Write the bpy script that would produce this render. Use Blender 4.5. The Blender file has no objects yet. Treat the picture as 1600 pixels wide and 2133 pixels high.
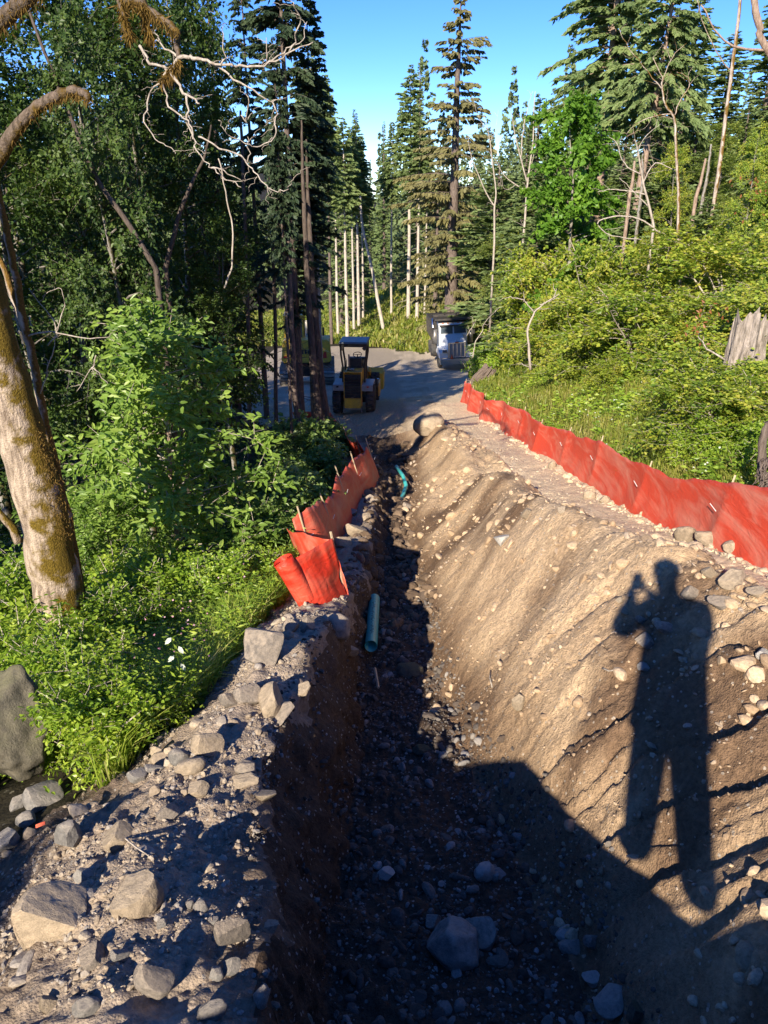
import bpy, math, random
import numpy as np
from mathutils import Vector

# ---------------------------------------------------------------- camera, world, sun, exposure
SC = bpy.context.scene
C = SC.collection
PITCH = math.radians(23.0)
cam_d = bpy.data.cameras.new('camera'); cam = bpy.data.objects.new('camera', cam_d); C.objects.link(cam)
cam_d.sensor_fit = 'VERTICAL'; cam_d.sensor_height = 34.66; cam_d.lens = 26.0
cam_d.clip_start = 0.02; cam_d.clip_end = 3000
cam.location = (0, 0, 0); cam.rotation_euler = (math.pi/2 - PITCH, 0, 0)
SC.camera = cam
SUN = Vector((.309, .840, -.446)).normalized()
EL = math.asin(-SUN.z); ROT = math.atan2(-SUN.x, -SUN.y)
w = bpy.data.worlds.new('World'); SC.world = w; w.use_nodes = True
wn = w.node_tree.nodes; wn.clear()
sky = wn.new('ShaderNodeTexSky'); sky.sky_type = 'NISHITA'; sky.sun_disc = False
sky.sun_elevation = EL; sky.sun_rotation = ROT % (2*math.pi); sky.air_density = 0.75; sky.dust_density = 0.0; sky.ozone_density = 5.0; sky.altitude = 1200
bg = wn.new('ShaderNodeBackground'); bg.inputs[1].default_value = 0.118
wo = wn.new('ShaderNodeOutputWorld')
hsv = wn.new('ShaderNodeHueSaturation'); hsv.inputs['Saturation'].default_value = 1.18; hsv.inputs['Hue'].default_value = .513; w.node_tree.links.new(sky.outputs[0], hsv.inputs['Color']); w.node_tree.links.new(hsv.outputs[0], bg.inputs[0]); w.node_tree.links.new(bg.outputs[0], wo.inputs[0])
sl = bpy.data.lights.new('sun', 'SUN'); sl.energy = 5.0; sl.angle = math.radians(0.5); sl.color = (1.0, .88, .71)
so = bpy.data.objects.new('sun', sl); C.objects.link(so)
so.rotation_euler = SUN.to_track_quat('-Z', 'Y').to_euler()
SC.view_settings.view_transform = 'Standard'; SC.view_settings.look = 'None'
SC.view_settings.gamma = 1; SC.view_settings.use_curve_mapping = False
SC.view_settings.exposure = 1.06
SC.cycles.max_bounces = 5; SC.cycles.diffuse_bounces = 3; SC.cycles.transparent_max_bounces = 4

rng = np.random.default_rng(7)
F = 1600.0; CP, SP = math.cos(PITCH), math.sin(PITCH)
def W(px, py, Y):
    """world point seen at photo pixel (px,py) at forward distance Y"""
    h = (px-800)/F; v = (py-1066.5)/F
    d = Y/(CP - v*SP)
    return np.array([h*d, Y, -d*(SP + v*CP)])
def X(px, Y, z=None):
    z = -0.25*Y if z is None else z
    return (px-800)/F*(Y*CP - z*SP)

# ---------------------------------------------------------------- mesh helpers
def mesh(name, V, Fc, smooth=False, attr=None):
    V = np.asarray(V, dtype=np.float32); m = bpy.data.meshes.new(name)
    if isinstance(Fc, np.ndarray): Fc = [Fc]
    Fc = [np.asarray(f, dtype=np.int32) for f in Fc if len(f)]
    m.vertices.add(len(V)); m.vertices.foreach_set('co', V.ravel())
    loops = np.concatenate([f.ravel() for f in Fc]); m.loops.add(len(loops)); m.loops.foreach_set('vertex_index', loops)
    tot = np.concatenate([np.full(len(f), f.shape[1], np.int32) for f in Fc])
    st = np.concatenate([[0], np.cumsum(tot)[:-1]]).astype(np.int32)
    m.polygons.add(len(tot)); m.polygons.foreach_set('loop_start', st); m.polygons.foreach_set('loop_total', tot)
    m.polygons.foreach_set('use_smooth', np.full(len(tot), smooth))
    for k, a in (attr or {}).items():
        at = m.attributes.new(k, 'FLOAT', 'POINT'); at.data.foreach_set('value', np.asarray(a, np.float32))
    m.update(); return m
def obj(name, me, mat=None, parent=None, **props):
    o = bpy.data.objects.new(name, me); C.objects.link(o)
    if mat is not None:
        if len(me.materials) == 0: me.materials.append(mat)
        elif me.materials[0] != mat: o.material_slots[0].link = 'OBJECT'; o.material_slots[0].material = mat
    if parent is not None: o.parent = parent
    for k, v in props.items(): o[k] = v
    return o
def empty(name, label, cat, loc=(0,0,0), rz=0, group=None, scale=1, tilt=(0,0)):
    o = bpy.data.objects.new(name, None); C.objects.link(o); o.empty_display_size = .1
    o.location = loc; o.rotation_euler = (tilt[0], tilt[1], rz); o.scale = (scale,)*3 if not hasattr(scale, '__len__') else scale
    o['label'] = label; o['category'] = cat
    if group: o['group'] = group
    return o
def dup(root, label, loc, rz=0, scale=1, tilt=(0,0), group=None):
    r = root.copy(); C.objects.link(r); r.location = loc; r.rotation_euler = (tilt[0], tilt[1], rz)
    r.scale = (scale,)*3 if not hasattr(scale, '__len__') else scale
    r['label'] = label
    if group: r['group'] = group
    elif 'group' in r: del r['group']
    for ch in list(root.children):
        c = ch.copy(); C.objects.link(c); c.parent = r
        for g in list(ch.children):
            d = g.copy(); C.objects.link(d); d.parent = c
    return r

class MB:
    """collects shapes into one mesh"""
    def __init__(s): s.v = []; s.f3 = []; s.f4 = []; s.n = 0; s.a = []
    def add(s, V, f3=None, f4=None, a=0.0):
        V = np.asarray(V, float)
        if f3 is not None and len(f3): s.f3.append(np.asarray(f3)+s.n)
        if f4 is not None and len(f4): s.f4.append(np.asarray(f4)+s.n)
        s.v.append(V); s.a.append(np.broadcast_to(np.asarray(a, float), (len(V),))); s.n += len(V); return s
    def box(s, c, sz, rot=None, taper=None):
        c = np.array(c, float); hx, hy, hz = [q/2 for q in sz]
        V = np.array([(x, y, z) for z in (-hz, hz) for x, y in ((-hx,-hy),(hx,-hy),(hx,hy),(-hx,hy))])
        if taper: V[4:, 0] *= taper[0]; V[4:, 1] *= taper[1]
        if rot is not None: V = V @ rotm(*rot).T
        return s.add(V + c, f4=[(0,3,2,1),(4,5,6,7),(0,1,5,4),(1,2,6,5),(2,3,7,6),(3,0,4,7)])
    def prism(s, prof, x0, x1, axis=0):
        """profile of (a,b) extruded along axis"""
        n = len(prof); P = np.array(prof, float)
        V = np.zeros((2*n, 3)); o = [i for i in range(3) if i != axis]
        for k, xx in enumerate((x0, x1)):
            V[k*n:(k+1)*n, axis] = xx; V[k*n:(k+1)*n, o[0]] = P[:, 0]; V[k*n:(k+1)*n, o[1]] = P[:, 1]
        f4 = [(i, (i+1) % n, n+(i+1) % n, n+i) for i in range(n)]
        f3 = [(0, i+1, i) for i in range(1, n-1)] + [(n, n+i, n+i+1) for i in range(1, n-1)]
        return s.add(V, f3, f4)
    def cyl(s, p0, p1, r0, r1=None, n=16, caps=True):
        r1 = r0 if r1 is None else r1
        s.tube([p0, p1], [r0, r1], n, caps); return s
    def tube(s, P, R, n=8, caps=False, a=0.0, wob=0.0, seed=0):
        P = np.asarray(P, float); R = np.asarray(R, float)*np.ones(len(P))
        T = np.gradient(P, axis=0) if len(P) > 2 else np.repeat((P[1:]-P[:1]), 2, 0)
        T /= np.linalg.norm(T, axis=1)[:, None]+1e-9
        ref = np.array([0, 0, 1.]) if abs(T[:, 2]).mean() < .8 else np.array([0, 1., 0])
        U = np.cross(T, ref); U /= np.linalg.norm(U, axis=1)[:, None]+1e-9; Q = np.cross(T, U)
        an = np.linspace(0, 2*np.pi, n, endpoint=False)
        rr = R[:, None]*np.ones((1, n))
        if wob:
            rg = np.random.default_rng(seed); rr = rr*(1+wob*(rg.random((len(P), n))-.5))
        V = P[:, None] + rr[..., None]*(np.cos(an)[None, :, None]*U[:, None]+np.sin(an)[None, :, None]*Q[:, None])
        V = V.reshape(-1, 3); m = len(P)
        i, j = np.meshgrid(np.arange(m-1), np.arange(n), indexing='ij'); j2 = (j+1) % n
        f4 = np.stack([i*n+j, i*n+j2, (i+1)*n+j2, (i+1)*n+j], -1).reshape(-1, 4)
        f3 = None
        if caps:
            V = np.vstack([V, P[0], P[-1]]); a_, b_ = m*n, m*n+1; k = np.arange(n); k2 = (k+1) % n
            f3 = np.vstack([np.stack([np.full(n, a_), k2, k], 1), np.stack([np.full(n, b_), (m-1)*n+k, (m-1)*n+k2], 1)])
        return s.add(V, f3, f4, a)
    def data(s, name, smooth=False):
        fs = []
        if s.f3: fs.append(np.vstack(s.f3))
        if s.f4: fs.append(np.vstack(s.f4))
        return mesh(name, np.vstack(s.v), fs, smooth, {'var': np.concatenate(s.a)})
    def build(s, name, mat, parent=None, smooth=False, bevel=0, **props):
        o = obj(name, s.data(name, smooth), mat, parent, **props)
        if bevel:
            b = o.modifiers.new('bevel', 'BEVEL'); b.width = bevel; b.segments = 2; b.limit_method = 'ANGLE'; b.angle_limit = .6
        return o
def rotm(rx, ry, rz):
    cx, sx, cy, sy, cz, sz = math.cos(rx), math.sin(rx), math.cos(ry), math.sin(ry), math.cos(rz), math.sin(rz)
    return np.array([[cz,-sz,0],[sz,cz,0],[0,0,1]]) @ np.array([[cy,0,sy],[0,1,0],[-sy,0,cy]]) @ np.array([[1,0,0],[0,cx,-sx],[0,sx,cx]])

# ---------------------------------------------------------------- numpy noise
def _h(ix, iy, iz, s):
    n = (ix*73856093) ^ (iy*19349663) ^ (iz*83492791) ^ (s*2654435)
    n = (n ^ (n >> 13))*1274126177 & 0xffffffff
    n = ((n ^ (n >> 16))*2246822519) & 0xffffffff
    return ((n ^ (n >> 15)) & 0xffffff)/float(0xffffff)
def vn(x, y, z=0.0, s=0):
    x = np.asarray(x, float); y = np.asarray(y, float); z = np.asarray(z, float)+0*x
    xi, yi, zi = np.floor(x).astype(np.int64), np.floor(y).astype(np.int64), np.floor(z).astype(np.int64)
    fx, fy, fz = x-xi, y-yi, z-zi
    fx, fy, fz = [q*q*(3-2*q) for q in (fx, fy, fz)]
    def L(dz):
        a = _h(xi, yi, zi+dz, s)*(1-fx)+_h(xi+1, yi, zi+dz, s)*fx
        b = _h(xi, yi+1, zi+dz, s)*(1-fx)+_h(xi+1, yi+1, zi+dz, s)*fx
        return a*(1-fy)+b*fy
    if not np.any(z): return L(0)*2-1
    return (L(0)*(1-fz)+L(1)*fz)*2-1
def fbm(x, y, z=0.0, o=4, s=0, g=.5):
    r = 0; a = 1; t = 0
    for k in range(o):
        r = r+a*vn(x*2**k+k*17.3, y*2**k-k*9.1, z*2**k, s+k); t += a; a *= g
    return r/t
def ss(x, a, b):
    t = np.clip((x-a)/(b-a), 0, 1); return t*t*(3-2*t)

# ---------------------------------------------------------------- materials
def M(name):
    m = bpy.data.materials.new(name); m.use_nodes = True; nt = m.node_tree; nt.nodes.clear()
    return m, nt
def N(nt, t, ins=None, **kw):
    n = nt.nodes.new('ShaderNode'+t)
    for k, v in kw.items(): setattr(n, k, v)
    for k, v in (ins or {}).items():
        if isinstance(v, tuple) and len(v) == 2 and hasattr(v[0], 'outputs'): nt.links.new(v[0].outputs[v[1]], n.inputs[k])
        elif hasattr(v, 'outputs'): nt.links.new(v.outputs[0], n.inputs[k])
        else: n.inputs[k].default_value = v
    return n
def ramp(nt, fac, stops):
    r = nt.nodes.new('ShaderNodeValToRGB'); nt.links.new(fac.outputs[0] if hasattr(fac, 'outputs') else fac, r.inputs[0])
    e = r.color_ramp.elements
    while len(e) < len(stops): e.new(.5)
    for el, (p, c) in zip(e, stops): el.position = p; el.color = (*c, 1)
    return r
def mixc(nt, fac, a, b, mode='MIX'):
    n = nt.nodes.new('ShaderNodeMix'); n.data_type = 'RGBA'; n.blend_type = mode
    for i, v in ((0, fac), (6, a), (7, b)):
        if hasattr(v, 'outputs'):
            k = 2 if v.bl_idname == 'ShaderNodeMix' and v.data_type == 'RGBA' else 0
            nt.links.new(v.outputs[k], n.inputs[i])
        elif hasattr(v, 'is_output'): nt.links.new(v, n.inputs[i])
        else: n.inputs[i].default_value = (*v, 1) if hasattr(v, '__len__') else v
    return n
def co(nt, v): return v.outputs[2] if v.bl_idname == 'ShaderNodeMix' else v.outputs[0]
def finish(nt, col, rough=.9, bump=None, bd=.02, bs=1.0, spec=.3, extra=None, metallic=0):
    p = N(nt, 'BsdfPrincipled', {'Roughness': rough, 'Metallic': metallic})
    p.inputs['Specular IOR Level'].default_value = spec
    if hasattr(col, 'outputs'): nt.links.new(co(nt, col), p.inputs['Base Color'])
    else: p.inputs['Base Color'].default_value = (*col, 1)
    if bump is not None:
        b = N(nt, 'Bump', {'Strength': bs, 'Distance': bd}); nt.links.new(bump.outputs[0], b.inputs['Height']); nt.links.new(b.outputs[0], p.inputs['Normal'])
    o = N(nt, 'OutputMaterial'); nt.links.new(p.outputs[0], o.inputs[0]); return p
def addm(nt, *nodes_w):
    acc = None
    for n, wgt in nodes_w:
        m = N(nt, 'Math', {0: n, 1: wgt}, operation='MULTIPLY')
        acc = m if acc is None else N(nt, 'Math', {0: acc, 1: m}, operation='ADD')
    return acc

def soil_mat(name, dry, mid, damp, peb=(.42,.38,.32), scale=1.0, pebmix=.5):
    m, nt = M(name); tc = N(nt, 'TexCoord')
    n1 = N(nt, 'TexNoise', {'Vector': (tc, 3), 'Scale': 1.3*scale, 'Detail': 6.0, 'Roughness': .6})
    n2 = N(nt, 'TexNoise', {'Vector': (tc, 3), 'Scale': 28*scale, 'Detail': 6.0, 'Roughness': .65})
    at = N(nt, 'Attribute', attribute_name='damp')
    v = N(nt, 'TexVoronoi', {'Vector': (tc, 3), 'Scale': 34*scale}); v2 = N(nt, 'TexVoronoi', {'Vector': (tc, 3), 'Scale': 90*scale})
    base = ramp(nt, n1, [(.33, mid), (.62, dry)])
    grain = ramp(nt, n2, [(.3, (.62,.62,.62)), (.7, (1.25,1.25,1.25))])
    c = mixc(nt, 1.0, base, grain, 'MULTIPLY')
    df = N(nt, 'MapRange', {'Value': (at, 2), 'From Min': 0.0, 'From Max': 1.0})
    c = mixc(nt, df, c, mixc(nt, 1.0, (damp), grain, 'MULTIPLY'))
    # scattered pebbles: voronoi cells picked by colour
    sep = N(nt, 'SeparateColor', {'Color': (v, 1)})
    pick = N(nt, 'Math', {0: (sep, 0), 1: 1-pebmix*.22}, operation='GREATER_THAN')
    near = N(nt, 'Math', {0: (v, 0), 1: .32}, operation='LESS_THAN')
    pf = N(nt, 'Math', {0: pick, 1: near}, operation='MULTIPLY')
    pcol = ramp(nt, (sep.outputs[1]), [(0, tuple(q*.55 for q in peb)), (1, peb)])
    c = mixc(nt, pf, c, pcol)
    dome = N(nt, 'Math', {0: pf, 1: .35}, operation='MULTIPLY')
    inv = N(nt, 'Math', {0: 1.0, 1: (v2, 0)}, operation='SUBTRACT')
    n3 = N(nt, 'TexNoise', {'Vector': (tc, 3), 'Scale': 9*scale, 'Detail': 8.0, 'Roughness': .7})
    h = addm(nt, (n3, 1.6), (n2, .7), (inv, .25), (dome, 1.0))
    finish(nt, c, .95, h, .022, 1.0, .15); return m
MS = {}
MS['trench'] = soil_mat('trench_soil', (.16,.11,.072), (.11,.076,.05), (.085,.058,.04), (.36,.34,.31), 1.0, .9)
MS['berm'] = soil_mat('berm_soil', (.62,.455,.285), (.49,.345,.21), (.19,.122,.074), (.5,.42,.33), 1.0, .6)
MS['bank'] = soil_mat('bank_soil', (.46,.37,.28), (.35,.28,.21), (.17,.125,.09), (.42,.37,.31), 1.0, 1.2)
MS['road'] = soil_mat('road_soil', (.72,.57,.38), (.66,.51,.34), (.45,.34,.22), (.55,.47,.37), .7, .5)
MS['gravel'] = soil_mat('gravel_surface', (.60,.50,.37), (.52,.44,.33), (.38,.32,.24), (.45,.43,.4), .8, .8)
MS['ground'] = soil_mat('forest_floor', (.09,.10,.04), (.06,.065,.026), (.035,.03,.018), (.2,.18,.13), .5, .2)

def rock_mat(name, a, b, dust):
    m, nt = M(name); tc = N(nt, 'TexCoord'); oi = N(nt, 'ObjectInfo')
    n1 = N(nt, 'TexNoise', {'Vector': (tc, 3), 'Scale': 3.5, 'Detail': 7.0, 'Roughness': .65})
    n2 = N(nt, 'TexNoise', {'Vector': (tc, 3), 'Scale': 30.0, 'Detail': 6.0, 'Roughness': .7})
    c = ramp(nt, n1, [(.35, a), (.68, b)])
    c = mixc(nt, 1.0, c, ramp(nt, n2, [(.3, (.65,.65,.65)), (.7, (1.2,1.2,1.2))]), 'MULTIPLY')
    hs = N(nt, 'MapRange', {'Value': (oi, 5), 'To Min': .7, 'To Max': 1.25})
    mm = N(nt, 'CombineColor', {'Red': hs, 'Green': hs, 'Blue': hs}); c = mixc(nt, 1.0, c, mm, 'MULTIPLY')
    g = N(nt, 'NewGeometry'); sx = N(nt, 'SeparateXYZ', {'Vector': (g, 1)})
    up = N(nt, 'Math', {0: (sx, 2), 1: (n1, 0)}, operation='MULTIPLY')
    uf = N(nt, 'MapRange', {'Value': up, 'From Min': .2, 'From Max': .5, 'To Max': .7})
    c = mixc(nt, uf, c, dust)
    finish(nt, c, .85, addm(nt, (n1, 1.0), (n2, .5)), .02, .8, .25); return m
MS['rock'] = rock_mat('dusty_rock', (.17,.15,.13), (.33,.28,.23), (.43,.35,.26))
MS['rock_grey'] = rock_mat('grey_rock', (.19,.18,.17), (.34,.32,.29), (.40,.35,.29))
MS['rock_tan'] = rock_mat('tan_rock', (.26,.21,.15), (.43,.34,.24), (.47,.38,.27))
MS['rock_pale'] = rock_mat('pale_stone', (.36,.35,.33), (.55,.52,.47), (.5,.47,.42))
MS['rock_dark'] = rock_mat('dark_boulder', (.07,.065,.05), (.17,.15,.11), (.12,.12,.06))

def leaf_mat(name, cols, trans=.4, rough=.45, spec=.35, tcol=None):
    m, nt = M(name); at = N(nt, 'Attribute', attribute_name='var'); oi = N(nt, 'ObjectInfo')
    f = addm(nt, (at.outputs and N(nt, 'Math', {0: (at, 2), 1: 1.0}, operation='MULTIPLY'), .85), (N(nt, 'Math', {0: (oi, 5), 1: 1.0}, operation='MULTIPLY'), .15))
    c = ramp(nt, f, [(i/(len(cols)-1), q) for i, q in enumerate(cols)])
    p = N(nt, 'BsdfPrincipled', {'Roughness': rough, 'Base Color': c}); p.inputs['Specular IOR Level'].default_value = spec
    bright = mixc(nt, 1.0, c, (1.15, 1.25, .55), 'MULTIPLY')
    t = N(nt, 'BsdfTranslucent'); nt.links.new(bright.outputs[2], t.inputs[0])
    mx = N(nt, 'MixShader', {0: trans}); nt.links.new(p.outputs[0], mx.inputs[1]); nt.links.new(t.outputs[0], mx.inputs[2])
    o = N(nt, 'OutputMaterial'); nt.links.new(mx.outputs[0], o.inputs[0]); return m
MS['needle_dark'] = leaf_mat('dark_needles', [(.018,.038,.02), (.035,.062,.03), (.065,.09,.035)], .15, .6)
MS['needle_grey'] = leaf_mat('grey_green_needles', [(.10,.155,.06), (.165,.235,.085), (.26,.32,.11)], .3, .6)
MS['needle_olive'] = leaf_mat('olive_needles', [(.12,.12,.05), (.18,.17,.07), (.26,.23,.09)], .25, .6)
MS['needle_far'] = leaf_mat('distant_needles', [(.08,.12,.06), (.13,.18,.075), (.19,.24,.09)], .2, .7)
MS['alder'] = leaf_mat('alder_leaves', [(.03,.06,.017), (.06,.11,.026), (.13,.19,.04)], .4)
MS['hazel'] = leaf_mat('hazel_leaves', [(.11,.20,.03), (.22,.32,.04), (.37,.43,.055), (.48,.42,.08)], .42)
MS['slope_leaf'] = leaf_mat('slope_leaves', [(.11,.17,.035), (.20,.27,.055), (.33,.37,.08)], .45)
MS['maple'] = leaf_mat('maple_leaves', [(.07,.17,.02), (.13,.27,.03), (.22,.38,.045)], .45)
MS['sapling'] = leaf_mat('sapling_leaves', [(.10,.18,.035), (.20,.32,.055), (.36,.47,.10)], .42, .4, .45)
MS['round'] = leaf_mat('willow_leaves', [(.10,.18,.04), (.18,.28,.07), (.28,.38,.12)], .4, .4, .5)
MS['grass'] = leaf_mat('grass_blades', [(.09,.17,.02), (.22,.34,.035), (.42,.50,.08), (.58,.52,.24)], .45)
MS['grass_dry'] = leaf_mat('bank_grass', [(.09,.14,.02), (.19,.25,.035), (.30,.31,.06), (.42,.36,.15)], .4)
MS['herb'] = leaf_mat('herb_leaves', [(.08,.16,.02), (.23,.36,.035), (.45,.54,.07)], .45, .4, .5)
MS['flower'] = leaf_mat('pink_petals', [(.5,.2,.32), (.65,.35,.45), (.75,.6,.65)], .3)
MS['white_leaf'] = leaf_mat('pale_leaf_underside', [(.6,.66,.58), (.7,.75,.68)], .3)
MS['rust_leaf'] = leaf_mat('rust_leaves', [(.22,.09,.035), (.34,.14,.05)], .3)

def bark_mat(name, a, b, moss=None, mossamt=.5, sx=1.0, patch=None):
    m, nt = M(name); tc = N(nt, 'TexCoord')
    mp = N(nt, 'Mapping', {'Vector': (tc, 3)}); mp.inputs['Scale'].default_value = (1, 1, .22)
    n1 = N(nt, 'TexNoise', {'Vector': mp, 'Scale': 26*sx, 'Detail': 6.0, 'Roughness': .7})
    n2 = N(nt, 'TexNoise', {'Vector': (tc, 3), 'Scale': 3.2, 'Detail': 5.0, 'Roughness': .65})
    n3 = N(nt, 'TexNoise', {'Vector': (tc, 3), 'Scale': 60.0, 'Detail': 4.0})
    c = ramp(nt, n1, [(.36, a), (.6, b)]); h = addm(nt, (n1, 1.0))
    if patch:
        c = mixc(nt, ramp(nt, n2, [(.48, (0,0,0)), (.56, (1,1,1))]), c, patch)
    if moss:
        gm = N(nt, 'NewGeometry'); sxyz = N(nt, 'SeparateXYZ', {'Vector': (gm, 1)})
        side = addm(nt, (n2, 1.0), (N(nt, 'Math', {0: (sxyz, 0), 1: 1.0}, operation='MULTIPLY'), .16))
        f = ramp(nt, side, [(.5-mossamt*.15, (0,0,0)), (.6-mossamt*.12, (1,1,1))])
        mc = ramp(nt, n3, [(.3, tuple(q*.45 for q in moss)), (.7, moss)])
        c = mixc(nt, f, c, mc)
        h = addm(nt, (n1, 1.0), (n3, .8))
    finish(nt, c, .9, h, .018*sx**-.5, 1.0, .2); return m
MS['bark_moss'] = bark_mat('mossy_bark', (.13,.095,.07), (.46,.37,.28), (.17,.115,.015), -.05, .6)
MS['bark_limb'] = bark_mat('mossy_limb_bark', (.06,.045,.032), (.17,.13,.10), (.13,.08,.012), .3)
MS['bark_alder'] = bark_mat('alder_bark', (.12,.10,.085), (.27,.25,.22), (.09,.08,.03), .2, 1.0, (.32,.31,.29))
MS['bark_birch'] = bark_mat('pale_flaky_bark', (.22,.16,.12), (.5,.44,.38), (.22,.13,.03), .35)
MS['bark_fir'] = bark_mat('conifer_bark', (.075,.055,.045), (.17,.135,.115))
MS['bark_dark'] = bark_mat('shaded_conifer_bark', (.05,.038,.03), (.12,.095,.08))  # darker copy of the conifer bark, shade put into its colour
MS['bark_red'] = bark_mat('reddish_conifer_bark', (.17,.115,.085), (.36,.27,.21))
MS['bark_pale'] = bark_mat('pale_trunk_bark', (.26,.22,.18), (.52,.47,.40))
MS['dead'] = bark_mat('bare_twig_bark', (.24,.20,.16), (.46,.41,.35))

def plain(name, col, rough=.5, metallic=0, spec=.5, dirt=.3, dcol=(.2,.16,.11), bd=.002):
    m, nt = M(name); tc = N(nt, 'TexCoord')
    n1 = N(nt, 'TexNoise', {'Vector': (tc, 3), 'Scale': 4.0, 'Detail': 7.0, 'Roughness': .7})
    n2 = N(nt, 'TexNoise', {'Vector': (tc, 3), 'Scale': 25.0, 'Detail': 4.0})
    f = ramp(nt, n1, [(.42, (0,0,0)), (.75, (dirt,)*3)])
    c = mixc(nt, f, col, dcol); c = mixc(nt, 1.0, c, ramp(nt, n2, [(.3, (.85,)*3), (.7, (1.1,)*3)]), 'MULTIPLY')
    finish(nt, c, rough, n2, bd, .5, spec, metallic=metallic); return m
MS['yellow'] = plain('yellow_paint', (.62,.33,.03), .5, dirt=.6)
MS['yellow2'] = plain('excavator_yellow_paint', (.68,.42,.04), .45, dirt=.5)
MS['black'] = plain('black_paint', (.02,.02,.022), .5, dirt=.4)
MS['rubber'] = plain('tyre_rubber', (.035,.035,.035), .8, dirt=.8, dcol=(.12,.1,.08))
MS['steel'] = plain('worn_steel', (.3,.29,.27), .45, .7, dirt=.5)
MS['chrome'] = plain('chrome', (.7,.7,.7), .2, 1.0, dirt=.2)
MS['white'] = plain('white_truck_paint', (.72,.74,.76), .3, dirt=.25)
MS['grey'] = plain('grey_paint', (.28,.29,.3), .5, dirt=.4)
MS['rops'] = plain('blue_grey_canopy_paint', (.12,.16,.2), .4, dirt=.3)
MS['glass'] = plain('dark_glass', (.06,.08,.1), .08, spec=.9, dirt=.1)
MS['red'] = plain('red_mark', (.55,.03,.02), .5)
MS['amber'] = plain('amber_lens', (.7,.2,.04), .3)
MS['cone'] = plain('cone_orange', (.8,.14,.05), .6)
MS['teal'] = plain('green_sewer_pipe', (.06,.55,.50), .35, dirt=.4, dcol=(.2,.17,.12))
MS['ink'] = plain('black_print', (.02,.05,.05), .6, dirt=.5, dcol=(.05,.3,.27))
MS['wood'] = plain('bare_stake_wood', (.5,.4,.26), .8, dirt=.4)
MS['tie'] = plain('white_tie', (.75,.73,.68), .6, dirt=.1)
MS['cloth'] = plain('dark_jacket_cloth', (.06,.07,.09), .9)
MS['trousers'] = plain('work_trousers', (.1,.09,.08), .9)
MS['skin'] = plain('skin', (.5,.3,.22), .6, dirt=0)
MS['label'] = plain('orange_tag', (.75,.12,.05), .6)
def fence_mat(name, col, fade, wrink):
    m, nt = M(name); tc = N(nt, 'TexCoord')
    mp = N(nt, 'Mapping', {'Vector': (tc, 3)}); mp.inputs['Scale'].default_value = (1, .45, 2.4); mp.inputs['Rotation'].default_value = (.42, .2, 0)
    n1 = N(nt, 'TexNoise', {'Vector': mp, 'Scale': 1.6, 'Detail': 6.0, 'Roughness': .6, 'Distortion': 1.2})
    wv = N(nt, 'TexNoise', {'Vector': mp, 'Scale': 5.0, 'Detail': 5.0, 'Distortion': 2.5})
    n3 = N(nt, 'TexNoise', {'Vector': (tc, 3), 'Scale': 9.0, 'Detail': 6.0, 'Roughness': .7})
    f = ramp(nt, n1, [(.45, (0,0,0)), (.7, (.6,)*3)])
    c = mixc(nt, f, col, fade)
    sm = ramp(nt, n3, [(.62, (0,0,0)), (.8, (.5,)*3)]); c = mixc(nt, sm, c, (.45,.27,.17))
    h = addm(nt, (wv, 1.0*wrink), (n3, .5))
    p = finish(nt, c, .45, h, .013, .8, .35)
    t = N(nt, 'BsdfTranslucent'); nt.links.new(co(nt, c), t.inputs[0])
    out = [n for n in nt.nodes if n.bl_idname == 'ShaderNodeOutputMaterial'][0]
    mx = N(nt, 'MixShader', {0: .25}); nt.links.new(p.outputs[0], mx.inputs[1]); nt.links.new(t.outputs[0], mx.inputs[2]); nt.links.new(mx.outputs[0], out.inputs[0])
    return m
MS['fence'] = fence_mat('orange_silt_fabric', (.76,.095,.05), (.85,.42,.30), .8)
MS['fence_r'] = fence_mat('red_orange_roll_fabric', (.70,.045,.02), (.78,.20,.12), 1.3)
MS['fence_b'] = fence_mat('dusty_silt_fabric', (.68,.12,.07), (.62,.32,.22), .8)

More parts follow.
